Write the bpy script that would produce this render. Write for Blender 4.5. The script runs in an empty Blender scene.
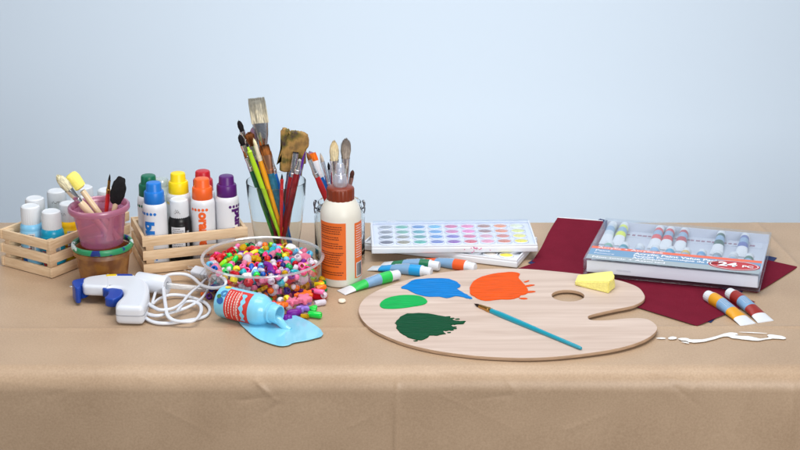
import bpy, bmesh, math, random
from mathutils import Vector, Matrix, Quaternion, noise
R = math.radians
random.seed(11)
scene = bpy.context.scene
C = scene.collection
# ------------------------------------------------------------------ camera
F = 1700.0; PITCH = R(18.5); H = .81; YO = 2.2
def P(px, py, z=0.0):
    a = (px-400)/F; b = (py-225)/F
    d = Vector((a, math.cos(PITCH)-b*math.sin(PITCH), -math.sin(PITCH)-b*math.cos(PITCH)))
    s = (z-H)/d.z
    return Vector((s*d.x, s*d.y-YO, z))
def PY(px, py, y):          # point on the upright plane Y = y
    a = (px-400)/F; b = (py-225)/F
    d = Vector((a, math.cos(PITCH)-b*math.sin(PITCH), -math.sin(PITCH)-b*math.cos(PITCH)))
    s = (y+YO)/d.y
    return Vector((s*d.x, y, H+s*d.z))
cam = bpy.data.cameras.new('camera'); camo = bpy.data.objects.new('camera', cam); C.objects.link(camo)
camo.location = (0, -YO, H); camo.rotation_euler = (math.pi/2-PITCH, 0, 0)
cam.sensor_width = 36; cam.lens = F/800*36; cam.clip_start = .05; cam.clip_end = 50
scene.camera = camo
scene.view_settings.view_transform = 'Standard'; scene.view_settings.look = 'None'
scene.view_settings.exposure = .12; scene.view_settings.gamma = 1
# ------------------------------------------------------------------ materials
def lin(c):
    return tuple((x/12.92 if x <= .04045 else ((x+.055)/1.055)**2.4) for x in [v/255 for v in c])
_m = {}
def mat(name, c, rough=.45, spec=.5, metal=0, trans=0, coat=0, bump=0, bscale=200, var=0, vscale=30, sss=0, alpha=1, stretch=(1,1,1), srgb=True, ior=1.45):
    if name in _m: return _m[name]
    m = bpy.data.materials.new(name); m.use_nodes = True
    nt = m.node_tree; b = nt.nodes['Principled BSDF']
    col = lin(c) if srgb else c
    b.inputs['Base Color'].default_value = (*col, 1)
    b.inputs['Roughness'].default_value = rough
    b.inputs['Specular IOR Level'].default_value = spec
    b.inputs['Metallic'].default_value = metal
    b.inputs['Transmission Weight'].default_value = trans
    b.inputs['IOR'].default_value = ior
    b.inputs['Coat Weight'].default_value = coat
    b.inputs['Alpha'].default_value = alpha
    if sss:
        b.inputs['Subsurface Weight'].default_value = sss
        b.inputs['Subsurface Radius'].default_value = (.004, .004, .004)
        b.inputs['Subsurface Scale'].default_value = 1
    if bump or var:
        tc = nt.nodes.new('ShaderNodeTexCoord'); mp = nt.nodes.new('ShaderNodeMapping')
        mp.inputs['Scale'].default_value = stretch
        nt.links.new(tc.outputs['Object'], mp.inputs['Vector'])
    if bump:
        n = nt.nodes.new('ShaderNodeTexNoise'); n.inputs['Scale'].default_value = bscale; n.inputs['Detail'].default_value = 4
        bp = nt.nodes.new('ShaderNodeBump'); bp.inputs['Strength'].default_value = bump; bp.inputs['Distance'].default_value = .001
        nt.links.new(mp.outputs[0], n.inputs['Vector']); nt.links.new(n.outputs[0], bp.inputs['Height'])
        nt.links.new(bp.outputs[0], b.inputs['Normal'])
    if var:
        n = nt.nodes.new('ShaderNodeTexNoise'); n.inputs['Scale'].default_value = vscale; n.inputs['Detail'].default_value = 5
        nt.links.new(mp.outputs[0], n.inputs['Vector'])
        r = nt.nodes.new('ShaderNodeValToRGB'); r.color_ramp.elements[0].position = .3; r.color_ramp.elements[1].position = .7
        r.color_ramp.elements[0].color = (*[x*(1-var) for x in col], 1)
        r.color_ramp.elements[1].color = (*[min(1, x*(1+var*.6)) for x in col], 1)
        nt.links.new(n.outputs[0], r.inputs[0]); nt.links.new(r.outputs[0], b.inputs['Base Color'])
    _m[name] = m
    return m
def clear_mat(name, tint=(1, 1, 1), base=.05, edge=.55, rough=.03, haze=0.0, hazecol=(.8, .8, .8)):
    """thin clear plastic or glass: see-through with reflections that grow towards grazing angles"""
    if name in _m: return _m[name]
    m = bpy.data.materials.new(name); m.use_nodes = True; nt = m.node_tree; nt.nodes.clear()
    out = nt.nodes.new('ShaderNodeOutputMaterial')
    tr = nt.nodes.new('ShaderNodeBsdfTransparent'); tr.inputs[0].default_value = (*tint, 1)
    gl = nt.nodes.new('ShaderNodeBsdfGlossy'); gl.inputs['Roughness'].default_value = rough; gl.inputs[0].default_value = (1, 1, 1, 1)
    lw = nt.nodes.new('ShaderNodeLayerWeight'); lw.inputs[0].default_value = .5
    pw = nt.nodes.new('ShaderNodeMath'); pw.operation = 'POWER'; pw.inputs[1].default_value = 3.5
    mr = nt.nodes.new('ShaderNodeMapRange'); mr.inputs[3].default_value = base; mr.inputs[4].default_value = edge
    mx = nt.nodes.new('ShaderNodeMixShader')
    nt.links.new(lw.outputs['Facing'], pw.inputs[0]); nt.links.new(pw.outputs[0], mr.inputs[0]); nt.links.new(mr.outputs[0], mx.inputs[0])
    src = tr
    if haze:
        df = nt.nodes.new('ShaderNodeBsdfDiffuse'); df.inputs[0].default_value = (*hazecol, 1)
        tl = nt.nodes.new('ShaderNodeBsdfTranslucent'); tl.inputs[0].default_value = (*hazecol, 1)
        m1 = nt.nodes.new('ShaderNodeMixShader'); m1.inputs[0].default_value = .4
        nt.links.new(df.outputs[0], m1.inputs[1]); nt.links.new(tl.outputs[0], m1.inputs[2])
        m2 = nt.nodes.new('ShaderNodeMixShader'); m2.inputs[0].default_value = haze
        nt.links.new(tr.outputs[0], m2.inputs[1]); nt.links.new(m1.outputs[0], m2.inputs[2]); src = m2
    nt.links.new(src.outputs[0], mx.inputs[1]); nt.links.new(gl.outputs[0], mx.inputs[2])
    nt.links.new(mx.outputs[0], out.inputs[0])
    _m[name] = m
    return m
def wood_mat(name, c1, c2, scale=(3, 60, 60), rough=.6):
    m = bpy.data.materials.new(name); m.use_nodes = True; nt = m.node_tree; b = nt.nodes['Principled BSDF']
    tc = nt.nodes.new('ShaderNodeTexCoord'); mp = nt.nodes.new('ShaderNodeMapping'); mp.inputs['Scale'].default_value = scale
    n = nt.nodes.new('ShaderNodeTexNoise'); n.inputs['Scale'].default_value = 3; n.inputs['Detail'].default_value = 6; n.inputs['Distortion'].default_value = .6
    r = nt.nodes.new('ShaderNodeValToRGB'); r.color_ramp.elements[0].position = .3; r.color_ramp.elements[1].position = .72
    r.color_ramp.elements[0].color = (*lin(c1), 1); r.color_ramp.elements[1].color = (*lin(c2), 1)
    bp = nt.nodes.new('ShaderNodeBump'); bp.inputs['Strength'].default_value = .25; bp.inputs['Distance'].default_value = .0005
    L = nt.links.new
    L(tc.outputs['Object'], mp.inputs[0]); L(mp.outputs[0], n.inputs[0]); L(n.outputs[0], r.inputs[0]); L(r.outputs[0], b.inputs['Base Color'])
    L(n.outputs[0], bp.inputs['Height']); L(bp.outputs[0], b.inputs['Normal'])
    b.inputs['Roughness'].default_value = rough; b.inputs['Specular IOR Level'].default_value = .3
    return m
crate_wood = wood_mat('pale_pine', (210, 178, 140), (232, 206, 172), (12, 12, 110))
palette_wood = wood_mat('pale_plywood', (188, 166, 152), (211, 192, 180), (1.6, 26, 26), .55)
palette_edge = mat('plywood_edge', (184, 154, 126), .7, var=.3, vscale=60, stretch=(1, 1, 30))
white_pl = mat('white_plastic', (222, 224, 229), .35, sss=.05)
white_cap = mat('white_cap_plastic', (218, 222, 227), .4)
white_pt = mat('white_tube', (220, 222, 228), .4)
silver = mat('silver_ferrule', (232, 234, 238), .2, metal=1, bump=.2, bscale=300)
brass = mat('brass_ferrule', (196, 150, 82), .25, metal=1)
copper = mat('copper_ferrule', (205, 150, 118), .3, metal=1)
black = mat('black_plastic', (14, 14, 18), .35)
inkdark = mat('dark_print', (40, 34, 38), .6)
# ------------------------------------------------------------------ mesh helpers
class MB:
    def __init__(s): s.v = []; s.f = []; s.mi = []; s.mats = []
    def add(s, g, m, M=None):
        v, f = g; k = len(s.v)
        if m not in s.mats: s.mats.append(m)
        i = s.mats.index(m)
        s.v += [tuple(M @ Vector(p)) if M is not None else tuple(p) for p in v]
        s.f += [tuple(a+k for a in q) for q in f]; s.mi += [i]*len(f)
        return s
    def mesh(s, name, angle=38):
        me = bpy.data.meshes.new(name); me.from_pydata(s.v, [], s.f)
        for m in s.mats: me.materials.append(m)
        me.polygons.foreach_set('material_index', s.mi)
        me.polygons.foreach_set('use_smooth', [True]*len(s.f)); me.update()
        if angle is not None: me.set_sharp_from_angle(angle=R(angle))
        return me
    def build(s, name, parent=None, angle=38, M=None):
        o = bpy.data.objects.new(name, s.mesh(name, angle)); C.objects.link(o)
        if parent: o.parent = parent
        if M is not None: o.matrix_local = M
        return o
def tag(o, label=None, cat=None, group=None, kind=None):
    if label: o['label'] = label
    if cat: o['category'] = cat
    if group: o['group'] = group
    if kind: o['kind'] = kind
    return o
def thing(name, loc, label, cat, group=None, rz=0, M=None):
    o = bpy.data.objects.new(name, None); C.objects.link(o); o.empty_display_size = .02
    if M is not None: o.matrix_world = M
    elif loc is not None: o.location = loc; o.rotation_euler = (0, 0, rz)
    return tag(o, label, cat, group)
def copy_tree(o, parent=None):
    c = o.copy(); C.objects.link(c)
    if parent: c.parent = parent
    for ch in list(o.children): copy_tree(ch, c)
    return c
def T(x, y, z): return Matrix.Translation((x, y, z))
def RX(a): return Matrix.Rotation(R(a), 4, 'X')
def RY(a): return Matrix.Rotation(R(a), 4, 'Y')
def RZ(a): return Matrix.Rotation(R(a), 4, 'Z')
def align(p0, p1, roll=0):       # matrix whose local z runs p0 -> p1, local x roughly along world X
    z = (Vector(p1)-Vector(p0)).normalized(); x = Vector((1, 0, 0)); x = (x-z*x.dot(z)).normalized(); y = z.cross(x)
    M = Matrix((x, y, z)).transposed().to_4x4(); M.translation = p0
    return M @ RZ(roll)
def geo(bm):
    bm.verts.ensure_lookup_table()
    r = ([tuple(v.co) for v in bm.verts], [tuple(v.index for v in f.verts) for f in bm.faces]); bm.free(); return r
def box(sx, sy, sz, bev=.0006, c=(0, 0, 0), seg=2):
    bm = bmesh.new(); bmesh.ops.create_cube(bm, size=1)
    for v in bm.verts: v.co = Vector((v.co.x*sx+c[0], v.co.y*sy+c[1], v.co.z*sz+c[2]))
    if bev: bmesh.ops.bevel(bm, geom=list(bm.edges), offset=bev, segments=seg, profile=.6, affect='EDGES')
    bm.verts.index_update()
    return geo(bm)
def lathe(prof, n=32, close=False):
    v = []; f = []; rings = []
    for r, z in prof:
        if abs(r) < 1e-7: rings.append([len(v)]); v.append((0, 0, z))
        else:
            rings.append(list(range(len(v), len(v)+n)))
            for i in range(n):
                a = 2*math.pi*i/n; v.append((r*math.cos(a), r*math.sin(a), z))
    prs = list(zip(rings, rings[1:]+([rings[0]] if close else [])))
    if not close: prs = prs[:len(rings)-1]
    for A, B in prs:
        if len(A) == 1 and len(B) == 1: continue
        for i in range(n):
            j = (i+1) % n
            if len(A) == 1: f.append((A[0], B[j], B[i]))
            elif len(B) == 1: f.append((A[i], A[j], B[0]))
            else: f.append((A[i], A[j], B[j], B[i]))
    return v, f
def catmull(pts, n=8, closed=False):
    pts = [Vector(p) for p in pts]; out = []; N = len(pts)
    for i in range(N if closed else N-1):
        g = lambda k: pts[k % N] if closed else pts[max(0, min(N-1, k))]
        a, b, c, d = g(i-1), g(i), g(i+1), g(i+2)
        for k in range(n):
            t = k/n
            out.append(.5*((2*b)+(c-a)*t+(2*a-5*b+4*c-d)*t*t+(3*b-a-3*c+d)*t**3))
    if not closed: out.append(pts[-1])
    return out
def tube(pts, r, n=10):
    pts = [Vector(p) for p in pts]; v = []; f = []; N = len(pts)
    t0 = (pts[1]-pts[0]).normalized(); up = Vector((0, 0, 1)) if abs(t0.z) < .9 else Vector((1, 0, 0))
    x = t0.cross(up).normalized()
    for i, p in enumerate(pts):
        t = (pts[min(i+1, N-1)]-pts[max(i-1, 0)]).normalized()
        x = (x-t*x.dot(t)).normalized(); y = t.cross(x)
        rr = r(i/(N-1)) if callable(r) else r
        for k in range(n):
            a = 2*math.pi*k/n; v.append(tuple(p+x*rr*math.cos(a)+y*rr*math.sin(a)))
    for i in range(N-1):
        for k in range(n):
            j = (k+1) % n; f.append((i*n+k, i*n+j, (i+1)*n+j, (i+1)*n+k))
    f.append(tuple(range(n))[::-1]); f.append(tuple((N-1)*n+k for k in range(n)))
    return v, f
def plate(outlines, thick, bev=.0005, res=1):    # closed 2-D outlines (later ones are holes); bottom at z=0
    cu = bpy.data.curves.new('t', 'CURVE'); cu.dimensions = '2D'; cu.fill_mode = 'BOTH'
    bev = min(bev, thick*.45); cu.extrude = thick/2-bev; cu.bevel_depth = bev; cu.bevel_resolution = res; cu.offset = -bev
    for pts in outlines:
        s = cu.splines.new('POLY'); s.points.add(len(pts)-1); s.use_cyclic_u = True
        for i, p in enumerate(pts): s.points[i].co = (p[0], p[1], 0, 1)
    return curve_geo(cu, (0, 0, thick/2))
def curve_geo(cu, off=(0, 0, 0)):
    ob = bpy.data.objects.new('t', cu); C.objects.link(ob)
    dg = bpy.context.evaluated_depsgraph_get(); dg.update()
    me = bpy.data.meshes.new_from_object(ob.evaluated_get(dg))
    v = [tuple(Vector(x.co)+Vector(off)) for x in me.vertices]; f = [tuple(p.vertices) for p in me.polygons]
    bpy.data.objects.remove(ob); bpy.data.curves.remove(cu); bpy.data.meshes.remove(me)
    return v, f
def text(s, size, bold=0, align_x='LEFT', extr=0, sx=1):
    cu = bpy.data.curves.new('t', 'FONT'); cu.body = s; cu.size = size; cu.align_x = align_x; cu.align_y = 'CENTER'
    cu.offset = bold; cu.extrude = extr; cu.resolution_u = 3
    v, f = curve_geo(cu)
    return [(x*sx, y, z) for x, y, z in v], f
def poly2(pts): return list(pts), [tuple(range(len(pts)))]
def disc(r, n=16, ry=None): 
    ry = ry or r
    return [(r*math.cos(2*math.pi*i/n), ry*math.sin(2*math.pi*i/n), 0) for i in range(n)], [tuple(range(n))]
def rect(x0, y0, x1, y1, nx=1, ny=1):
    v = [(x0+(x1-x0)*i/nx, y0+(y1-y0)*j/ny, 0) for j in range(ny+1) for i in range(nx+1)]
    f = [(j*(nx+1)+i, j*(nx+1)+i+1, (j+1)*(nx+1)+i+1, (j+1)*(nx+1)+i) for j in range(ny) for i in range(nx)]
    return v, f
def wrap(g, r, a0=0.0, z0=0.0, rot=False):   # flat art -> round an upright cylinder; a0 = 0 faces -Y
    v, f = g; o = []
    for x, y, z in v:
        if rot: x, y = y, -x
        th = a0+x/r; rr = r+z
        o.append((rr*math.sin(th), -rr*math.cos(th), y+z0))
    return o, f
def slice_x(g, step=.0011, axis=0):
    bm = bmesh.new(); vs = [bm.verts.new(p) for p in g[0]]
    for f in g[1]:
        try: bm.faces.new([vs[i] for i in f])
        except ValueError: pass
    lo = min(p[axis] for p in g[0]); hi = max(p[axis] for p in g[0]); x = lo+step
    while x < hi:
        co = [0, 0, 0]; co[axis] = x; no = [0, 0, 0]; no[axis] = 1
        bmesh.ops.bisect_plane(bm, geom=list(bm.verts)+list(bm.edges)+list(bm.faces), plane_co=co, plane_no=no, dist=1e-6); x += step
    bm.verts.index_update(); return geo(bm)
def blob_outline(pts, n=5, jag=0, amp=0):
    out = catmull([Vector((p[0], p[1], 0)) for p in pts], n, True)
    if amp:
        out = [p+Vector((random.uniform(-amp, amp), random.uniform(-amp, amp), 0)) for p in out]
    return out
# ------------------------------------------------------------------ lights and world
w = bpy.data.worlds.new('World'); scene.world = w; w.use_nodes = True
bg = w.node_tree.nodes['Background']; bg.inputs[0].default_value = (.80, .88, 1, 1); bg.inputs[1].default_value = .20
def area(name, loc, target, sx, sy, power, col=(1, 1, 1)):
    l = bpy.data.lights.new(name, 'AREA'); l.shape = 'RECTANGLE'; l.size = sx; l.size_y = sy; l.energy = power; l.color = col
    o = bpy.data.objects.new(name, l); C.objects.link(o); o.location = loc
    o.rotation_euler = (Vector(target)-Vector(loc)).to_track_quat('-Z', 'Y').to_euler()
    return o
area('softbox', (.0, -.34, 1.30), (0, -.14, 0), 1.3, .55, 15, (1, .985, .96))
area('front_softbox', (.75, -2.3, .75), (0, -.2, 0), 1.0, .8, 32, (1, .98, .96))
area('left_softbox', (-1.6, -.7, .9), (0, 0, 0), .6, .9, 4, (.97, .98, 1))
area('wall_fill', (.10, .42, -.68), (.10, 1.35, -.15), 1.2, .3, 6.4, (.93, .97, 1))  # added lamp, hidden below the table's rear edge, brightens the lower wall
area('wall_fill', (.1, .40, 1.25), (.10, 1.35, 0), 1.0, .3, 6.6, (.93, .97, 1))  # second added lamp, out of view overhead, brightens the wall from above
# ------------------------------------------------------------------ the setting
wm = bpy.data.materials.new('pale_blue_wall'); wm.use_nodes = True
b = wm.node_tree.nodes['Principled BSDF']; b.inputs['Base Color'].default_value = (.70, .795, .90, 1); b.inputs['Roughness'].default_value = .9
b.inputs['Specular IOR Level'].default_value = .1
nz = wm.node_tree.nodes.new('ShaderNodeTexNoise'); nz.inputs['Scale'].default_value = 220
bp = wm.node_tree.nodes.new('ShaderNodeBump'); bp.inputs['Strength'].default_value = .05; bp.inputs['Distance'].default_value = .001
wm.node_tree.links.new(nz.outputs[0], bp.inputs['Height']); wm.node_tree.links.new(bp.outputs[0], b.inputs['Normal'])
tag(MB().add(rect(-4, -.75, 4, 3.2), wm, T(0, 1.35, 0) @ RX(90)).build('wall'), 'plain pale blue wall behind the table', kind='structure')
fm = mat('grey_floor', (120, 118, 116), .7, var=.1)
tag(MB().add(rect(-4, -4, 4, 1.35), fm, T(0, 0, -.76)).build('floor'), kind='structure')

# kraft paper: one sheet over the table, draped down at the front and at the back
km = bpy.data.materials.new('brown_kraft_paper'); km.use_nodes = True; nt = km.node_tree; b = nt.nodes['Principled BSDF']
L = nt.links.new
tc = nt.nodes.new('ShaderNodeTexCoord')
n1 = nt.nodes.new('ShaderNodeTexNoise'); n1.inputs['Scale'].default_value = 420; n1.inputs['Detail'].default_value = 3
n2 = nt.nodes.new('ShaderNodeTexNoise'); n2.inputs['Scale'].default_value = 9; n2.inputs['Detail'].default_value = 4
mpk = nt.nodes.new('ShaderNodeMapping'); mpk.inputs['Scale'].default_value = (1, 1, .25)
n3 = nt.nodes.new('ShaderNodeTexNoise'); n3.inputs['Scale'].default_value = 160
rk = nt.nodes.new('ShaderNodeValToRGB'); rk.color_ramp.elements[0].position = .35; rk.color_ramp.elements[1].position = .68
rk.color_ramp.elements[0].color = (*lin((169, 142, 115)), 1); rk.color_ramp.elements[1].color = (*lin((190, 163, 135)), 1)
mxk = nt.nodes.new('ShaderNodeMath'); mxk.operation = 'ADD'; 
m3 = nt.nodes.new('ShaderNodeMath'); m3.operation = 'MULTIPLY'; m3.inputs[1].default_value = .5
m4 = nt.nodes.new('ShaderNodeMath'); m4.operation = 'MULTIPLY'; m4.inputs[1].default_value = .5
L(tc.outputs['Object'], n1.inputs[0]); L(tc.outputs['Object'], n2.inputs[0]); L(tc.outputs['Object'], mpk.inputs[0]); L(mpk.outputs[0], n3.inputs[0])
L(n1.outputs[0], m3.inputs[0]); L(n2.outputs[0], m4.inputs[0]); L(m3.outputs[0], mxk.inputs[0]); L(m4.outputs[0], mxk.inputs[1]); L(mxk.outputs[0], rk.inputs[0])
L(rk.outputs[0], b.inputs['Base Color'])
bk = nt.nodes.new('ShaderNodeBump'); bk.inputs['Strength'].default_value = .08; bk.inputs['Distance'].default_value = .0006
L(n3.outputs[0], bk.inputs['Height'])
n4 = nt.nodes.new('ShaderNodeTexNoise'); n4.inputs['Scale'].default_value = 14; n4.inputs['Detail'].default_value = 3
b2 = nt.nodes.new('ShaderNodeBump'); b2.inputs['Strength'].default_value = .10; b2.inputs['Distance'].default_value = .004
L(tc.outputs['Object'], n4.inputs[0]); L(n4.outputs[0], b2.inputs['Height']); L(bk.outputs[0], b2.inputs['Normal']); L(b2.outputs[0], b.inputs['Normal'])
b.inputs['Roughness'].default_value = .46; b.inputs['Specular IOR Level'].default_value = .5

YB = .81/math.tan(R(18.5+math.degrees(math.atan(-2.0/F))))-YO          # rear edge (y = 223)
YFF = P(400, 363.5).y                                                     # where the flat ends
RAD = .027
prof = []                                                               # (y, z, s)
for k in range(26): prof.append((YB+.012, -.30+.29*k/25))
for k in range(1, 6): a = k/6*math.pi/2; prof.append((YB+.012*math.cos(a), -.012+.012*math.sin(a)))
NF = 150
for k in range(NF+1): prof.append((YB+(YFF-YB)*k/NF, 0.0))
for k in range(1, 25): a = k/24*math.pi/2*.97; prof.append((YFF-RAD*math.sin(a), -RAD+RAD*math.cos(a)))
for k in range(1, 130): prof.append((prof[len(prof)-1][0]-.00005, -RAD-(.0016*k if k < 80 else .128+.57*((k-80)/50)**1.3)))
NX = 760; X0, X1 = -.95, .95
v = []; f = []
def seg_d(px, py, ax, ay, bx, by):
    t = max(0, min(1, ((px-ax)*(bx-ax)+(py-ay)*(by-ay))/((bx-ax)**2+(by-ay)**2)))
    return math.hypot(px-ax-t*(bx-ax), py-ay-t*(by-ay)), t
yc = P(400, 328).y
dA, dB = P(757, 224), P(830, 300)
wr = [((-.50, -.01), (-.40, -.022), .0010), ((-.42, -.03), (-.36, -.012), -.0010), ((.42, -.02), (.40, -.09), .0012), ((-.28, -.05), (-.20, -.095), .0009), ((.05, -.03), (.15, -.08), .0008), ((.50, -.015), (.56, -.03), .0014), ((-.172, -.012), (-.150, -.034), .0026), ((-.19, -.036), (-.142, -.030), -.0022), ((-.31, -.010), (-.285, -.016), .0016), ((.30, -.004), (.345, -.014), .0018), ((.33, -.020), (.36, -.045), -.0018), ((.36, -.012), (.345, -.034), .0016), ((-.06, -.07), (-.02, -.05), .0012), ((.20, -.075), (.26, -.05), .0012), ((-.17, -.015), (-.145, -.04), .0022), ((-.145, -.04), (-.175, -.06), -.002), ((.125, -.008), (.14, -.028), .002), ((.13, -.03), (.085, -.036), -.0018), ((.02, 0), (.08, -.012), -.0012)]
for y, z in prof:
    for i in range(NX+1):
        x = X0+(X1-X0)*i/NX
        X, Y, Z = x, y, z
        if z > -.001:
            Z += .0006*noise.noise(Vector((x*5, y*5, 3)))
            e = (y-yc-.004*math.sin(x*2.3))
            Z += .0016*math.exp(-abs(e)/.0028)                             # crease right across the sheet
            d, t = seg_d(x, y, dA.x, dA.y, dB.x, dB.y)
            Z += .0030*math.exp(-d/.0045)                                  # slanting crease at the right
            Z = min(Z, .0026)
        else:
            k = min(1, max(0, -z/.05))
            if y < 0:
                Y += -.0022*k*noise.noise(Vector((x*4.5, z*3, 7)))-.004*k*noise.noise(Vector((x*1.3, z, 2)))
                Y -= .0034*k*math.exp(-abs(x+.003-.02*z)/.0022)
                for (a, c, h) in wr:
                    d, t = seg_d(x, z, a[0], a[1], c[0], c[1])
                    Y -= h*.5*math.exp(-(d/.0026))*(1-.75*t)
                Y -= .003*k*math.exp(-abs(x-.47)/.006)
        v.append((X, Y, Z))
for j in range(len(prof)-1):
    for i in range(NX):
        a = j*(NX+1)+i; f.append((a, a+NX+1, a+NX+2, a+1))
tag(MB().add((v, f), km).build('paper_covered_tabletop', angle=None), 'table covered with brown kraft paper folded down over its front edge', kind='structure')

# ------------------------------------------------------------------ crates
def crate(loc, rz, LX, LY, label):
    t = thing('wooden_crate', loc, label, 'crate', 'pale wooden slatted crates', rz)
    sh = .0135; st = .0042; zs = (.001, .0205, .0405)
    for z in zs:
        MB().add(box(LX, st, sh, .0007, (LX/2, st/2, z+sh/2)), crate_wood).build('slat', t)
        MB().add(box(LX, st, sh, .0007, (LX/2, LY-st/2, z+sh/2)), crate_wood).build('slat', t)
        for x in (st/2+.0008, LX-st/2-.0008):
            MB().add(box(st, LY-2*st-.0006, sh, .0007, (x, LY/2, z+sh/2-.0003)), crate_wood).build('slat', t)
    for x in (.0105, LX-.0105):
        for y in (.0085, LY-.0085):
            MB().add(box(.011, .008, .052, .0006, (x, y, .0267)), crate_wood).build('corner_post', t)
    MB().add(box(LX-.011, LY-.011, .003, .0004, (LX/2, LY/2, .0022)), crate_wood).build('bottom_board', t)
    return t
N1 = P(52, 279); R1 = P(131, 247); a1 = math.atan2(R1.y-N1.y, R1.x-N1.x)
N2 = P(144, 275); R2 = P(247, 264); a2 = math.atan2(R2.y-N2.y, R2.x-N2.x)
crate(N1, a1, .160, .097, 'pale slatted wooden crate full of white-capped paint bottles, at the left end of the table')
crate(N2, a2, .148, .097, 'pale slatted wooden crate of dot markers beside the stacked pink and brown cups')
def inc(N, a, u, vv, z=.004): return Vector((N.x+u*math.cos(a)-vv*math.sin(a), N.y+u*math.sin(a)+vv*math.cos(a), z))

# ------------------------------------------------------------------ small paint bottles
def barcode(r, a0, z0, wd=.006, ht=.012):
    mb = []; x = -wd/2
    while x < wd/2:
        ww = random.choice((.0003, .0005, .0008)); mb.append(wrap(rect(x, -ht/2, x+ww, ht/2, 1, 1), r, a0, z0)); x += ww+random.choice((.0004, .0006))
    return mb
def print_lines(mb, m, r, a0, z0, wd, n, dz, h=.0007, rnd=.35, off=.0):
    """rows of print too small to read, as runs of word-like dashes wrapped round a bottle"""
    for k in range(n):
        x = -wd/2; end = wd/2-random.uniform(0, wd*rnd)
        while x < end:
            l = random.uniform(.0008, .0026)
            mb.add(wrap(rect(x, -h/2, min(x+l, end), h/2, 1, 1), r+off, a0, z0-k*dz), m); x += l+random.uniform(.0005, .0009)
def scrawl(mb, m, r, a0, z0, wd):
    """a mark scribbled by hand on a cap"""
    pts = [(-wd/2+wd*k/9, random.uniform(-.002, .002), 0) for k in range(10)]
    c = catmull(pts, 3)
    for p, q in zip(c, c[1:]):
        mb.add(wrap(poly2([(p.x, p.y-.0003, 0), (q.x, q.y-.0003, 0), (q.x, q.y+.0003, 0), (p.x, p.y+.0003, 0)]), r, a0, z0), m)
def paint_bottle(loc, body, lab, label, hgt=.084, r=.0158, rz=0, detail='bar', capm=None, tilt=(0, 0)):
    t = thing('paint_bottle', loc, label, 'paint bottle', 'small paint bottles in the left crate')
    t.rotation_euler = (R(tilt[0]), R(tilt[1]), R(rz))
    hb = hgt-.033
    bm_ = MB().add(lathe([(0, 0), (r*.88, 0), (r, .0015), (r, hb), (r*.97, hb+.003), (r*.8, hb+.0075), (r*.72, hb+.009), (0, hb+.009)], 36), body)
    bm_.build('body', t)
    lb = MB().add(lathe([(r+.0002, .008), (r+.00035, .0085), (r+.00035, hb-.003), (r+.0002, hb-.0025)], 36), lab)
    if detail == 'bar':
        for g in barcode(r+.0006, .68, hb*.66, .006, hb*.42): lb.add(g, inkdark)
        lb.add(wrap(rect(-.0050, -.012, .0050, .013, 6, 1), r+.0005, .68, hb*.66), white_pt)
        print_lines(lb, white_pt, r+.0006, -.35, hb*.86, .014, 3, .0035)
        lb.add(wrap(rect(-.012, -.0006, .012, .0006, 10, 1), r+.0006, -.1, .0265), mat('red_print', (196, 40, 44), .5))
        for i, c in enumerate(((214, 50, 48), (40, 130, 70), (30, 90, 170))):
            lb.add(wrap(disc(.0035), r+.0006+.0001*i, -.5+.25*i, .009+.003*(i % 2)), mat('logo_dot%d' % i, c, .5))
    lb.build('label', t)
    cr = r*.86; z0 = hb+.0055
    n = 56; v, f = lathe([(cr*.98, z0), (cr, z0+.001), (cr, z0+.0215), (cr*.93, z0+.0245), (cr*.8, z0+.0258), (cr*.78, z0+.0252), (0, z0+.0252)], n)
    v = [(x*(1-.045*(i % 2 and z < z0+.022)), y*(1-.045*(i % 2 and z < z0+.022)), z) for i, (x, y, z) in enumerate(v)]
    cp = MB().add((v, f), capm or white_cap)
    if detail == 'bar' or detail == 'scr': scrawl(cp, inkdark, cr+.0003, -.15, z0+.012, .012) if random.random() < .5 else None
    cp.build('cap', t)
    return t
lb_ = mat('light_blue_paint', (132, 196, 232), .3); tq = mat('teal_paint', (20, 150, 186), .3); yl = mat('yellow_paint', (246, 196, 20), .3)
mint = mat('mint_paint', (80, 196, 176), .3); rd = mat('dark_red_paint', (150, 26, 34), .3); gw = mat('pale_grey_paint', (206, 212, 216), .35)
tql = mat('teal_label', (28, 160, 196), .45); lbl = mat('light_blue_label', (150, 208, 240), .45); yll = mat('yellow_label', (250, 206, 40), .45)
for u, vv, bd, lab, lt, hh, rz in [
    (.030, .024, tq, tql, 'teal paint bottle with white cap, nearest the front corner of the left crate', .084, -8),
    (.063, .0225, yl, yll, 'yellow paint bottle with white cap behind the teal one in the left crate', .087, -25),
    (.0265, .060, lb_, lbl, 'light blue paint bottle with scribbled white cap at the left edge of the left crate', .086, -30),
    (.0535, .0785, gw, gw, 'pale paint bottle whose white cap shows above the scribbled cap in the left crate', .087, 10),
    (.089, .071, mint, mint, 'mint paint bottle with tall white cap in the back row of the left crate', .090, 12),
    (.0965, .034, gw, lbl, 'pale paint bottle with white cap right behind the yellow one in the left crate', .083, 30),
    (.126, .054, lb_, gw, 'white-capped paint bottle seen above the pink cup, left of two there', .089, 5),
    (.139, .0215, rd, gw, 'white-capped paint bottle seen above the pink cup, right of two there', .087, 5)]:
    paint_bottle(inc(N1, a1, u, vv), bd, lab, lt, hh, .0158, rz)
paint_bottle(inc(N2, a2, .058, .0290), black, black, 'black paint bottle with white cap and printed label between blue and orange markers', .094, .0155, 0, 'none')
kb = [o for o in bpy.data.objects if o.name.startswith('paint_bottle')][-1]; kb['group'] = 'paint bottles in the middle crate'
_lb = MB(); _lb.add(wrap(rect(-.0100, -.021, .0100, .021, 10, 1), .0161, -.05, .034), white_pt)
print_lines(_lb, inkdark, .0163, -.05, .0525, .017, 14, .0028, .0009)
for g in barcode(.0164, .85, .034, .004, .030): _lb.add(g, white_pt)
_lb.build('printed_panel', kb)
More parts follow.
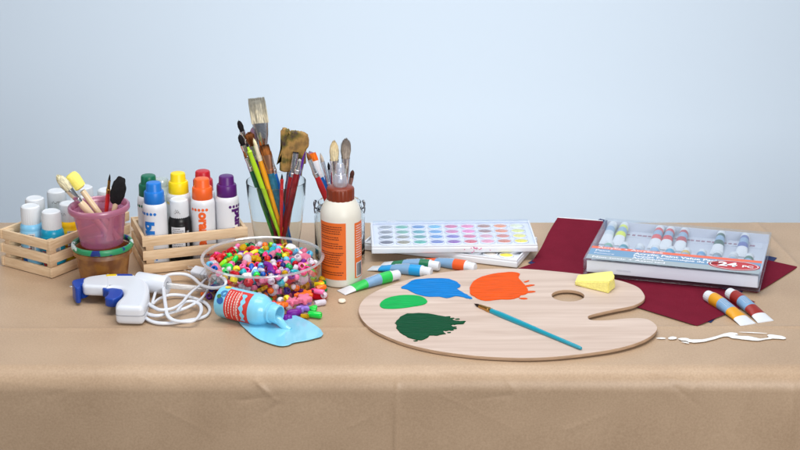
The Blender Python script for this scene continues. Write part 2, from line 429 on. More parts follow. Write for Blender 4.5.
_s = MB(); scrawl(_s, inkdark, .0138, -.1, .078, .006); scrawl(_s, inkdark, .0138, -.1, .076, .009); _s.build('cap_scribble', kb)

# ------------------------------------------------------------------ dot markers
def marker(u, vv, col, cname, word, label, rz=0, hgt=.120, wa=.25, ds=-1.15, dz=.0035):
    t = thing('dot_marker', inc(N2, a2, u, vv, .0042), label, 'marker', 'dot markers in the middle crate', R(rz))
    cm = mat(cname+'_cap', col, .38); im = mat(cname+'_print', col, .5); r = .0168
    MB().add(lathe([(0, 0), (r*.9, 0), (r, .002), (r, hgt-.037), (r*.985, hgt-.033), (r*.9, hgt-.0295), (r*.8, hgt-.028), (0, hgt-.028)], 40), white_pl).build('body', t)
    z0 = hgt-.0295
    MB().add(lathe([(.0138, z0), (.0143, z0+.001), (.0139, z0+.0155), (.0130, z0+.0172), (.0112, z0+.0176), (.0108, z0+.0185), (.0104, z0+.0275), (.0096, z0+.029), (.0084, z0+.0295), (0, z0+.0292)], 40), cm).build('cap', t)
    m = MB()
    for k in range(5):
        m.add(wrap(disc(.0021), r+.0002, ds+.32*k, hgt-.0415), im)
        m.add(wrap(disc(.00165), r+.0002, ds+.32*k, .0130), im)
    v, f = text(word, .0190, .0011, 'LEFT'); L_ = max(x for x, y, z in v)-min(x for x, y, z in v)
    sc = min(.0510/L_, 1.35)
    v = [(x*sc, y*1.0, z) for x, y, z in v]
    m.add(wrap(slice_x((v, f), .0011, 1), r+.0002, wa, hgt-.0415-dz, True), im)
    m.build('lettering', t)
    return t
marker(.0225, .062, (10, 104, 76), 'dark_green', 'green', 'dot marker with dark green cap standing behind the blue marker', 0)
marker(.0235, .026, (24, 116, 204), 'blue', 'blue', 'white dot marker with blue cap and blue lettering at the crate corner', 0, wa=-.42, dz=.011)
marker(.064, .061, (244, 212, 20), 'yellow', 'yellow', 'dot marker with yellow cap behind the black paint bottle', 0)
marker(.0905, .0245, (236, 98, 34), 'orange', 'orange', 'white dot marker with orange cap and orange lettering', 0, wa=.12, ds=-.85)
marker(.099, .060, (186, 26, 40), 'red', 'red', 'dot marker with red cap behind the orange and purple markers', 0)
marker(.1255, .0265, (84, 26, 110), 'purple', 'purple', 'white dot marker with purple cap at the right end of the crate', 0, wa=1.12, ds=.35)
t = thing('frosted_bottle', inc(N2, a2, .0435, .079, .0042), 'frosted clear bottle seen between the blue and yellow caps', 'bottle')
fr = clear_mat('frosted_plastic', (.85, .92, .9), .1, .5, .25, .55, (.72, .78, .78))
MB().add(lathe([(0, 0), (.0130, 0), (.014, .002), (.014, .085), (.0125, .092), (.009, .097), (.008, .099), (0, .099)], 32), fr).build('body', t)
MB().add(lathe([(.0095, .0975), (.0098, .098), (.0095, .106), (.0085, .108), (0, .108)], 28), fr).build('cap', t)

# ------------------------------------------------------------------ cups
CUP = Vector((-.4045, 2.1825-YO, 0))
def ring(r, z, rr, n=48, m=10, sq=1.0): 
    return lathe([(r+rr*math.cos(2*math.pi*k/m), z+rr*sq*math.sin(2*math.pi*k/m)) for k in range(m)], n, True)
brn = clear_mat('brown_stained_plastic', (.62, .38, .24), .08, .35, .25, .5, (.36, .17, .075))
nb = _m['brown_stained_plastic'].node_tree
nn = nb.nodes.new('ShaderNodeTexNoise'); nn.inputs['Scale'].default_value = 55; nn.inputs['Detail'].default_value = 4
rr_ = nb.nodes.new('ShaderNodeValToRGB'); rr_.color_ramp.elements[0].position = .4; rr_.color_ramp.elements[1].position = .62
rr_.color_ramp.elements[0].color = (.46, .20, .07, 1); rr_.color_ramp.elements[1].color = (.85, .42, .09, 1)
tcc = nb.nodes.new('ShaderNodeTexCoord'); nb.links.new(tcc.outputs['Object'], nn.inputs[0]); nb.links.new(nn.outputs[0], rr_.inputs[0])
for n in nb.nodes:
    if n.type in ('BSDF_DIFFUSE',): nb.links.new(rr_.outputs[0], n.inputs[0])
t = thing('plastic_cup', CUP, 'brown stained plastic cup with green rim standing under the pink cup', 'cup')
MB().add(lathe([(0, .0015), (.029, .0015), (.0315, .003), (.0365, .040), (.0368, .0405), (.0395, .041), (.0398, .047), (.0368, .048), (.0355, .046), (.0352, .040), (.0302, .0045), (.028, .003), (0, .003)], 56), brn).build('body', t)
gm = bpy.data.materials.new('green_rim'); gm.use_nodes = True; g = gm.node_tree; gb = g.nodes['Principled BSDF']; gb.inputs['Roughness'].default_value = .35
vo = g.nodes.new('ShaderNodeTexNoise'); vo.inputs['Scale'].default_value = 45; vo.inputs['Detail'].default_value = 2
cr = g.nodes.new('ShaderNodeValToRGB'); cr.color_ramp.interpolation = 'CONSTANT'
cr.color_ramp.elements[0].position = 0; cr.color_ramp.elements[0].color = (*lin((28, 50, 120)), 1)
cr.color_ramp.elements[1].position = .38; cr.color_ramp.elements[1].color = (*lin((40, 138, 90)), 1)
e = cr.color_ramp.elements.new(.585); e.color = (*lin((205, 225, 220)), 1)
tcg = g.nodes.new('ShaderNodeTexCoord'); g.links.new(tcg.outputs['Object'], vo.inputs[0]); g.links.new(vo.outputs[0], cr.inputs[0]); g.links.new(cr.outputs[0], gb.inputs['Base Color'])
MB().add(lathe([(.0385, .0485), (.0408, .0485), (.0418, .050), (.0418, .0545), (.0408, .056), (.0385, .0562), (.0368, .0545), (.0366, .0505)], 56, True), gm).build('rim', t)
pk = clear_mat('pink_plastic', (.88, .57, .71), .08, .4, .22, .30, (.66, .32, .48))
pkr = clear_mat('pink_plastic_rim', (.86, .46, .62), .08, .4, .3, .80, (.62, .24, .38))
t = thing('plastic_cup', CUP+Vector((-.0, 0, .0525)), 'translucent pink plastic cup holding brushes, stacked on the brown cup', 'cup')
t.rotation_euler = (0, R(-2.0), 0)
MB().add(lathe([(0, .001), (.027, .001), (.0288, .0025), (.0358, .050), (.0352, .0502), (.0276, .004), (.0265, .003), (0, .003)], 56), pk).build('body', t)
MB().add(lathe([(.0355, .0485), (.0405, .0487), (.0417, .0505), (.0415, .055), (.0405, .0565), (.0385, .0568), (.0372, .0555), (.0352, .051)], 56, True), pkr).build('rim', t)

# ------------------------------------------------------------------ brushes
def bristles(kind, wd, ln, n, taper=.4, th=None, splay=1.0):
    """a bundle of fine tapered hairs from z=0 up to z=ln, on a solid core"""
    vs = []; fs = []
    th = th if th is not None else wd
    for k in range(n):
        a = random.uniform(0, 2*math.pi); q = math.sqrt(random.random())
        if kind == 'flat': x0 = random.uniform(-1, 1)*wd/2; y0 = random.uniform(-1, 1)*th/2*.8; x1 = x0*splay; y1 = y0*.55; L_ = ln*random.uniform(.93, 1)
        elif kind == 'fan': x0 = random.uniform(-1, 1)*wd/2*.4; y0 = random.uniform(-1, 1)*th/2; x1 = x0*2.6; y1 = y0*.4; L_ = ln*(1-.25*(abs(x0)/(wd*.2))**2)*random.uniform(.92, 1)
        else:
            x0 = q*math.cos(a)*wd/2*.92; y0 = q*math.sin(a)*th/2*.92; x1 = x0*taper; y1 = y0*taper; L_ = ln*(1-.22*q*q)*random.uniform(.94, 1)
        bul = 1.0+(.28 if kind == 'mop' else 0)
        hw = max(wd, .004)*.05+.00012; k0 = len(vs); dx, dy = math.cos(a+1.57)*hw, math.sin(a+1.57)*hw
        prev = None
        for s, ww in ((0, 1), (.45, 1), (.8, .8), (1, .15)):
            bb = (bul if s == .45 else (1+(bul-1)*.5 if s == .8 else 1))
            x = (x0+(x1-x0)*s)*bb; y = (y0+(y1-y0)*s)*bb
            vs += [(x-dx*ww, y-dy*ww, L_*s), (x+dx*ww, y+dy*ww, L_*s)]
        for s in range(3): i = k0+2*s; fs.append((i, i+1, i+3, i+2))
    return vs, fs
def core(wd, th, ln, shape):
    n = 20; prof = {'round': ((0, .9), (.4, .95), (.75, .55), (.97, .1)), 'mop': ((0, .85), (.45, 1.15), (.75, .95), (.93, .5)), 'flat': ((0, .95), (.5, .95), (.9, .8), (.96, .6)), 'fan': ((0, .4), (.5, .7), (.85, .9), (.9, .5))}[shape]
    v = []; f = []
    for s, k in prof:
        for i in range(n):
            a = 2*math.pi*i/n; c_, s_ = math.cos(a), math.sin(a)
            if shape in ('flat', 'fan'): c_ = math.copysign(abs(c_)**.35, c_)
            v.append((wd/2*k*c_, th/2*(k if shape != 'flat' else (1-.4*s))*s_, ln*s))
    for j in range(len(prof)-1):
        for i in range(n): f.append((j*n+i, j*n+(i+1) % n, (j+1)*n+(i+1) % n, (j+1)*n+i))
    f.append(tuple((len(prof)-1)*n+i for i in range(n)))
    return v, f
def hair(name, c, tipc=None, L_=.02):
    """bristle material whose tips may be another colour (stained)"""
    key = 'hair_'+name
    if key in _m: return _m[key]
    m = bpy.data.materials.new(key); m.use_nodes = True; nt = m.node_tree; b = nt.nodes['Principled BSDF']; b.inputs['Roughness'].default_value = .75
    b.inputs['Specular IOR Level'].default_value = .2
    tc = nt.nodes.new('ShaderNodeTexCoord'); mp = nt.nodes.new('ShaderNodeMapping'); mp.inputs['Scale'].default_value = (1, 1, .12)
    n = nt.nodes.new('ShaderNodeTexNoise'); n.inputs['Scale'].default_value = 700
    r = nt.nodes.new('ShaderNodeValToRGB'); r.color_ramp.elements[0].color = (*[x*.5 for x in lin(c)], 1); r.color_ramp.elements[1].color = (*[min(1, x*1.2) for x in lin(c)], 1)
    r.color_ramp.elements[0].position = .32; r.color_ramp.elements[1].position = .62
    L = nt.links.new; L(tc.outputs['Object'], mp.inputs[0]); L(mp.outputs[0], n.inputs[0]); L(n.outputs[0], r.inputs[0])
    if tipc:
        sx = nt.nodes.new('ShaderNodeSeparateXYZ'); L(tc.outputs['Object'], sx.inputs[0])
        nn = nt.nodes.new('ShaderNodeTexNoise'); nn.inputs['Scale'].default_value = 160; L(tc.outputs['Object'], nn.inputs[0])
        ad = nt.nodes.new('ShaderNodeMath'); ad.operation = 'MULTIPLY_ADD'; ad.inputs[1].default_value = L_*.8; L(nn.outputs[0], ad.inputs[0]); L(sx.outputs[2], ad.inputs[2])
        mr = nt.nodes.new('ShaderNodeMapRange'); mr.inputs[1].default_value = L_*.7; mr.inputs[2].default_value = L_*1.3; L(ad.outputs[0], mr.inputs[0])
        mx = nt.nodes.new('ShaderNodeMix'); mx.data_type = 'RGBA'; L(mr.outputs[0], mx.inputs[0]); L(r.outputs[0], mx.inputs[6]); mx.inputs[7].default_value = (*lin(tipc), 1)
        L(mx.outputs[2], b.inputs['Base Color'])
    else: L(r.outputs[0], b.inputs['Base Color'])
    _m[key] = m
    return m
def brush(tip, butt, label, hairm, handm, ferm, kind='round', wd=.008, th=None, bl=.02, fl=.02, hw=.006, group=None, bands=None, splay=1.0, roll=0, nh=None, name='paintbrush', taper=.35):
    tip = Vector(tip); butt = Vector(butt); Ltot = (tip-butt).length
    t = thing(name, None, label, 'paintbrush', group, M=align(butt, tip, roll))
    th = th if th is not None else (wd if kind in ('round', 'mop') else wd*.32)
    hl = Ltot-bl-fl
    # handle: thin at the butt, swelling below the ferrule
    m = MB(); pr = [(0, 0), (hw*.22, .0004), (hw*.3, .003), (hw*.36, hl*.35), (hw*.48, hl*.7), (hw*.52, hl*.88), (hw*.42, hl), (0, hl+.0001)]
    m.add(lathe(pr, 20), handm)
    m.build('handle', t)
    # ferrule: round at the handle, shaped like the hairs at the mouth
    n = 24; v = []; f = []
    secs = [(hw*.46, hw*.46, hl-.001), (hw*.47, hw*.47, hl+.003), (hw*.50, hw*.50, hl+.0032), (hw*.50, hw*.50, hl+.0048), (hw*.46, hw*.46, hl+.005), (wd/2*.7+hw*.12, (th/2+hw*.24)*.8, hl+fl*.55), (wd/2+.0003, th/2+.0003, hl+fl)]
    for a_, b_, z in secs:
        p = .45 if (kind in ('flat',) and z > hl+fl*.4) else 1
        for i in range(n):
            an = 2*math.pi*i/n; c_ = math.cos(an); c_ = math.copysign(abs(c_)**p, c_); v.append((a_*c_, b_*math.sin(an), z))
    for j in range(len(secs)-1):
        for i in range(n): f.append((j*n+i, j*n+(i+1) % n, (j+1)*n+(i+1) % n, (j+1)*n+i))
    MB().add((v, f), ferm).build('ferrule', t)
    g = MB().add(core(wd*.95, th*.9, bl*.93, kind), hairm).add(bristles(kind, wd, bl, nh or (160 if wd > .012 else 60), taper, th, splay), hairm)
    g.build('bristles', t, 60, T(0, 0, hl+fl-.0008))
    return t
def hm(name, c, **k): return mat('handle_'+name, c, .25, coat=.5, **k)
h_green = hm('green', (70, 160, 60)); h_lime = hm('lime', (172, 214, 30)); h_gold = hm('gold', (240, 160, 24)); h_teal = hm('teal', (30, 110, 140), var=.35, vscale=200)
h_blue = hm('blue', (10, 100, 186)); h_red = hm('red', (196, 30, 36)); h_dred = hm('dark_red', (140, 22, 30), var=.3, vscale=120); h_purple = hm('purple', (100, 40, 160)); h_black = hm('black', (16, 16, 20))
h_nat = hm('natural_wood', (226, 204, 168)); h_cyan = hm('cyan', (18, 146, 168)); h_brown = hm('brown', (110, 60, 40))
hr_black = hair('black', (26, 22, 24)); hr_brown = hair('brown', (128, 74, 34)); hr_cream = hair('cream', (236, 220, 180), (206, 184, 140), .03); hr_grey = hair('grey', (186, 172, 158), (128, 118, 112), .03)
hr_big = hair('grey_cream', (236, 228, 206), (160, 158, 148), .036); hr_pink = hair('dusty_pink', (150, 118, 140)); hr_or = hair('orange', (240, 116, 30)); hr_bdark = hair('dark_tip', (170, 104, 50), (36, 22, 18), .02)
hr_stain = mat('hair_stained', (112, 92, 48), .6, bump=.6, bscale=400, stretch=(1, 1, .2))
# stained mop of the wide brush: patches of dried paint
_nt = hr_stain.node_tree; _b = _nt.nodes['Principled BSDF']; _n = _nt.nodes.new('ShaderNodeTexNoise'); _n.inputs['Scale'].default_value = 48; _n.inputs['Detail'].default_value = 4
_r = _nt.nodes.new('ShaderNodeValToRGB'); es = _r.color_ramp.elements; es[0].position = .34; es[0].color = (*lin((52, 26, 46)), 1); es[1].position = .43; es[1].color = (*lin((104, 92, 36)), 1)
e = es.new(.53); e.color = (*lin((168, 130, 70)), 1); e = es.new(.64); e.color = (*lin((128, 98, 56)), 1); e = es.new(.75); e.color = (*lin((86, 100, 40)), 1)
_t = _nt.nodes.new('ShaderNodeTexCoord'); _nt.links.new(_t.outputs['Object'], _n.inputs[0]); _nt.links.new(_n.outputs[0], _r.inputs[0]); _nt.links.new(_r.outputs[0], _b.inputs['Base Color'])

# brushes in the pink cup
cb = CUP+Vector((0, 0, .057)); gp = 'brushes in the pink cup'
def bpk(tx, ty, dy, bx, by, *a, **k): return brush(PY(tx, ty, CUP.y+dy), cb+Vector((bx, by, 0)), *a, **k)
bpk(56, 174, -.012, .014, .004, 'blunt cream bristle brush with silver ferrule leaning left out of the pink cup', hair('straw', (244, 230, 196)), h_nat, silver, 'mop', .0125, None, .027, .022, .0105, gp, nh=170, taper=.95)
t = thing('sponge_brush', None, 'yellow sponge-tipped stick leaning in the pink cup', 'brush', gp, M=align(cb+Vector((.021, .008, 0)), PY(70, 174, CUP.y+.008)))
Ls = (PY(70, 174, CUP.y+.008)-cb-Vector((.021, .008, 0))).length
MB().add(lathe([(0, 0), (.0038, .0004), (.0042, Ls-.028), (0, Ls-.027)], 20), h_nat).build('handle', t)
MB().add(lathe([(.005, Ls-.024), (.0088, Ls-.022), (.0098, Ls-.008), (.0085, Ls-.002), (.006, Ls), (0, Ls+.0004)], 24), mat('yellow_sponge', (248, 234, 120), .9, bump=.8, bscale=500)).build('sponge_tip', t)
bpk(110, 173, .012, .0, .012, 'thin pointed brush with gold ferrule and red handle in the pink cup', hr_black, h_red, brass, 'round', .0034, None, .010, .018, .006, gp)
t = thing('foam_brush', None, 'black foam brush standing at the right of the pink cup', 'brush', gp, M=align(cb+Vector((.008, .0, 0)), PY(121, 177, CUP.y-.004)))
Ls = (PY(121, 177, CUP.y-.004)-cb-Vector((.008, .0, 0))).length
MB().add(lathe([(0, 0), (.0035, .0005), (.0035, Ls-.035), (0, Ls-.034)], 16), h_nat).build('handle', t)
bm = bmesh.new(); bmesh.ops.create_icosphere(bm, subdivisions=4, radius=1)
for vtx in bm.verts:
    p = vtx.co; n_ = noise.noise(p*2.2)*.22+noise.noise(p*6)*.07; z = p.z
    vtx.co = Vector((math.copysign(abs(p.x)**.7, p.x)*.0095*(1+n_)*(1-.12*z), p.y*.0062*(1+n_), Ls-.02+z*.0205*(1+.3*n_)))
bm.verts.index_update(); MB().add(geo(bm), mat('black_foam', (16, 14, 18), .95, bump=.9, bscale=450)).build('foam_head', t)

# tall glass and its brushes
GL = Vector((-.1737, 2.2773-YO, 0))
glassm = mat('clear_glass', (248, 252, 252), .0, trans=1.0, ior=1.22)
t = thing('drinking_glass', GL, 'tall clear drinking glass crammed with paintbrushes', 'glass')
MB().add(lathe([(0, .0), (.0245, .0), (.027, .002), (.0295, .010), (.0355, .05), (.0405, .09), (.0421, .1125), (.0419, .1133), (.0413, .1133), (.0411, .1125), (.0395, .09), (.0345, .05), (.0284, .013), (.0262, .0075), (.022, .006), (0, .0055)], 72), glassm).build('body', t)
gg = 'brushes in the drinking glass'
def bgl(tx, ty, dy, bx, by, *a, **k): return brush(PY(tx, ty, GL.y+dy), GL+Vector((bx, by, .008)), *a, group=gg, **k)
bgl(256, 97, .012, .003, .012, 'tallest brush: wide flat grey bristles and broad silver ferrule, in the glass', hr_big, h_teal, silver, 'flat', .0225, .006, .037, .040, .011, nh=420, splay=1.02, roll=-6)
bgl(238, 119, .018, .006, .016, 'dark round brush leaning furthest left at the top in the glass', hr_black, h_black, silver, 'mop', .0075, None, .018, .018, .006, roll=0)
bgl(239, 133, -.002, .000, .006, 'black round brush with green handle at the left of the glass', hr_black, h_green, silver, 'mop', .0078, None, .018, .022, .0068)
bgl(246, 142, -.020, .014, -.014, 'slim brush with bright lime handle in the glass', hr_black, h_lime, h_lime, 'round', .003, None, .007, .012, .0072)
bgl(248, 131, .010, .010, .008, 'brown fan-shaped brush with purple handle in the glass', hr_brown, h_purple, silver, 'fan', .014, .004, .022, .020, .0062)
bgl(252, 126, .022, .012, .014, 'dusty pink tipped brush behind the brown fan brush in the glass', hr_pink, h_dred, silver, 'mop', .010, None, .018, .02, .007)
bgl(253, 137, -.010, .017, -.012, 'brush with cream ferrule and golden yellow handle in the glass', hr_cream, h_gold, mat('cream_ferrule', (226, 214, 190), .3), 'round', .0055, None, .012, .022, .0078)
bgl(259, 138, -.002, .012, .002, 'brush with tall brown pointed bristles and dark red handle in the glass', hair('ginger', (176, 92, 30)), h_dred, brass, 'round', .006, None, .024, .014, .0066)
bgl(264, 144, -.014, .018, -.004, 'dark-tipped flat brush with copper ferrule and teal handle in the glass', hr_bdark, h_teal, copper, 'flat', .0125, .0045, .016, .026, .0105, nh=140)
bgl(269, 150, -.008, .021, .002, 'brush with narrow silver ferrule and blue handle in the glass', hr_brown, h_blue, silver, 'flat', .005, .003, .010, .024, .0086)
bgl(282, 173, -.022, .005, -.014, 'short thin brush with black tip and red handle in the glass', hr_black, h_red, h_red, 'round', .0032, None, .008, .007, .0052)
bgl(300, 158, -.022, .004, -.010, 'silver-ferruled brush with glossy dark red handle in front of the stained brush', hair('whitegrey', (180, 176, 176)), h_dred, silver, 'round', .006, None, .004, .018, .0098)
wb = bgl(296, 150, -.004, .008, .004, 'wide brush with paint-stained brown and olive bristles in the glass', hr_brown, h_red, silver, 'flat', .0085, .006, .004, .034, .0125)
_o = [c for c in wb.children if c.name.startswith('bristles')][0]; bpy.data.objects.remove(_o)
_y = GL.y+.006; _ol = [(279.5, 170), (280.5, 131), (282.5, 127.8), (286, 128.2), (289.5, 129.2), (290, 131.5), (292, 130.2), (296, 130.4), (299, 131.4), (303, 131.6), (307.5, 134), (309, 139), (308.6, 146), (305.5, 152), (304, 164), (301.5, 176), (296, 173.5), (291, 171.5), (285, 171.8)]
_pts = [PY(x, z, _y) for x, z in _ol]; _c = sum(_pts, Vector())/len(_pts)
_cc = []
for _k in range(len(_pts)):
    _p, _q = _pts[_k], _pts[(_k+1) % len(_pts)]
    for _u in range(4): _z = _p.lerp(_q, _u/4); _cc.append((_z.x-_c.x+random.uniform(-.0005, .0005), _z.z-_c.z+random.uniform(-.0006, .0006)))
_g = plate([_cc], .008, .0025, 3)
_ob = MB().add(_g, hr_stain, RX(90)).add(([(x*1.0, y, z) for x, y, z in bristles('flat', .027, .046, 300, .4, .009, 1.03)[0]], bristles('flat', .027, .046, 300, .4, .009, 1.03)[1]), hr_stain, T(0, -.004, -.0255)).build('bristles', wb, 50)
_ob.matrix_local = wb.matrix_world.inverted() @ Matrix.Translation(_c+Vector((0, .004, 0)))
bgl(243, 150, -.012, .006, .006, 'slender brush with dark green handle low on the left of the glass', hr_brown, hm('dark_green', (20, 92, 60)), silver, 'round', .0045, None, .012, .02, .0062)
bgl(257, 148, .006, .004, -.010, 'brown-haired brush with burgundy handle among the middle handles of the glass', hair('ginger', (176, 92, 30)), hm('burgundy', (112, 16, 40)), copper, 'round', .006, None, .014, .02, .0072)
bgl(262, 136, .014, .012, .014, 'black round brush right behind the copper-ferruled brush in the glass', hr_black, h_brown, silver, 'mop', .0085, None, .016, .022, .0076)
bgl(289, 166, .010, .004, .012, 'brush with thin silver ferrule and brown handle behind the red ones in the glass', hr_grey, h_brown, silver, 'round', .0045, None, .012, .02, .0068)
bgl(298, 163, .012, -.006, .012, 'slim black-handled brush leaning right at the back of the glass', hr_brown, h_black, silver, 'round', .0045, None, .012, .02, .0062)
bgl(307, 146, -.020, -.004, -.004, 'purple-handled brush standing handle up at the right of the glass', h_purple, h_dred, h_purple, 'round', .0074, None, .075, .01, .0070, nh=2, taper=.9)

# jar behind the glue bottle and its brushes
JR = Vector((-.0845, 2.258-YO, 0))
t = thing('glass_jar', JR, 'clear clip-top glass jar of brushes standing behind the glue bottle', 'jar')
MB().add(lathe([(0, 0), (.031, 0), (.0345, .003), (.0352, .008), (.0352, .068), (.033, .075), (.0295, .080), (.0290, .0815), (.0305, .084), (.0305, .0885), (.0295, .0895), (.0278, .0885), (.0272, .080), (.0305, .074), (.0328, .067), (.0328, .009), (.030, .005), (0, .005)], 64), glassm).build('body', t)
wire = mat('steel_wire', (150, 154, 160), .3, metal=1)
m = MB(); m.add(ring(.0312, .0795, .0009, 48, 8), wire)
for s in (-1, 1):
    m.add(tube(catmull([(s*.0318, -.004, .080), (s*.034, -.005, .082), (s*.0355, -.005, .087), (s*.034, -.002, .091), (s*.0325, .002, .089), (s*.034, .003, .084), (s*.0352, .002, .077), (s*.034, -.001, .072)], 5), .001, 8), wire)
m.build('wire_clasp', t)
gj = 'brushes in the glass jar'
def bj(tx, ty, dy, bx, by, *a, **k): return brush(PY(tx, ty, JR.y+dy), JR+Vector((bx, by, .007)), *a, group=gj, **k)
bj(306, 151, -.015, .017, -.008, 'slim dark-tipped brush with silver ferrule and red handle leaning left out of the jar', hr_brown, h_red, silver, 'round', .0055, None, .013, .026, .0085)
bj(312, 152, .004, .013, .004, 'orange flat-tipped brush with white ferrule and blue handle in the jar', hr_or, h_blue, mat('white_ferrule', (226, 226, 232), .25), 'flat', .0085, .004, .013, .024, .008)
bj(309, 150, .016, .006, .018, 'dusty pink brush behind the orange-tipped one in the jar', hr_pink, h_purple, silver, 'mop', .0115, None, .020, .022, .008, nh=120)
bj(320, 152, .008, .010, .002, 'thin dark round brush with long silver ferrule in the jar', hr_grey, h_black, silver, 'round', .0055, None, .014, .036, .007)
bj(328, 161, .014, .004, .014, 'short black-tipped brush half hidden by the cream brush in the jar', hr_black, h_black, silver, 'round', .005, None, .012, .03, .006)
bj(334, 139, -.006, -.006, -.006, 'round brush with thick cream bristles and striped silver ferrule in the jar', hr_cream, h_nat, silver, 'mop', .0122, None, .030, .046, .0118, nh=260, taper=.8)
bj(346, 137, -.002, .006, .0, 'round brush with splayed grey bristles and silver ferrule in the jar', hr_grey, h_nat, silver, 'mop', .0115, None, .030, .040, .0105, nh=280, taper=1.25)
bj(353, 169, -.012, -.004, -.016, 'short brown-tipped brush leaning right out of the jar', hair('darkbrown', (74, 42, 34)), mat('handle_mauve', (150, 120, 120), .4), mat('pinkish_ferrule', (176, 140, 132), .3, metal=1), 'mop', .0058, None, .012, .02, .005)
t = thing('paintbrush', None, 'yellow-handled brush seen low inside the jar', 'paintbrush', gj, M=align(JR+Vector((-.024, -.008, .007)), JR+Vector((-.022, -.006, .083))))
MB().add(lathe([(0, 0), (.003, .0005), (.0042, .06), (.003, .07), (0, .0705)], 20), mat('handle_yellow', (232, 208, 20), .3)).build('handle', t)
MB().add(lathe([(.0028, .069), (.003, .076), (0, .0762)], 16), silver).build('ferrule', t)

# ------------------------------------------------------------------ glue bottle
gc = P(341.5, 281.5); GH = .128
t = thing('glue_bottle', gc, 'white glue bottle with brown ribbed cap, clear nozzle and orange labels', 'glue bottle', rz=0)
rB = .0278
gwm = mat('glue_white', (222, 219, 208), .4, sss=.1)
MB().add(lathe([(0, .001), (.024, .0), (.0268, .0015), (rB, .005), (rB, .097), (.0272, .102), (.0245, .110), (.0205, .1165), (.0185, .119), (0, .119)], 64), gwm).build('body', t)
brc = mat('brown_cap', (122, 48, 24), .35)
n = 96; v, f = lathe([(.0178, .1165), (.0186, .1172), (.0188, .1325), (.0180, .1345), (.0155, .1362), (.0085, .1366), (.0075, .1375), (0, .1376)], n)
v = [((x*(1-.035*((i % 6) < 2)) if .116 < z < .134 else x), (y*(1-.035*((i % 6) < 2)) if .116 < z < .134 else y), z) for i, (x, y, z) in enumerate(v)]
cp = MB().add((v, f), brc).build('cap', t)
nzm = clear_mat('clear_nozzle', (.9, .92, .98), .15, .7, .12, .42, (.82, .84, .92))
MB().add(lathe([(.0088, .1367), (.0092, .139), (.0086, .149), (.0072, .153), (.0055, .1535), (.0050, .156), (.0058, .1575), (.0056, .164), (.0042, .168), (0, .1685)], 32), nzm).build('nozzle', t)
org = mat('orange_label', (226, 106, 34), .5); prn = mat('brown_print', (96, 40, 20), .6)
m = MB()
def curved(m, x0, z0, x1, z1, r, mm, a0): m.add(wrap(rect(x0, z0, x1, z1, 16, 1), r, a0, 0), mm)
a0 = -.44; curved(m, -.0215, .012, .0200, .0925, rB+.0002, org, a0)
for z0, nn in ((.0860, 4), (.0715, 2), (.0625, 3), (.0495, 6), (.0300, 1), (.0215, 2)):
    print_lines(m, prn, rB+.0004, a0-.03, z0+.001, .036, nn, .0031, .0013, .2)
curved(m, -.0155, .0478, .0155, .0484, rB+.0004, prn, a0); 
m.build('label', t)
m = MB(); a1_ = 1.12; curved(m, -.0105, .012, .0105, .0905, rB+.0002, org, a1_)
for k in range(14): print_lines(m, white_pt, rB+.0004, a1_, .086-k*.0034, .016, 1, .003, .0011, .4)
m.add(wrap(rect(-.008, .0135, .006, .034, 6, 1), rB+.0004, a1_, 0), white_pt)
for g in barcode(rB+.0006, a1_-.05, .024, .011, .018): m.add(g, inkdark)
m.build('label', t)

# ------------------------------------------------------------------ bead bowl
BC = Vector((-.1845, 2.150-YO, 0)); BH = .0455
bowlm = clear_mat('clear_bowl_plastic', (.97, .975, .98), .05, .6, .06)
rimm = clear_mat('bowl_rim_plastic', (.93, .95, .97), .16, .55, .12, .34, (.85, .88, .92))
t = thing('plastic_bowl', BC, 'round clear plastic bowl heaped with colourful beads', 'bowl')
MB().add(lathe([(0, .0008), (.069, .0008), (.0715, .0025), (.0800, BH-.003), (.0802, BH-.0012), (.0790, BH-.0012), (.0700, .0035), (.068, .0022), (0, .0022)], 110), bowlm).build('body', t)

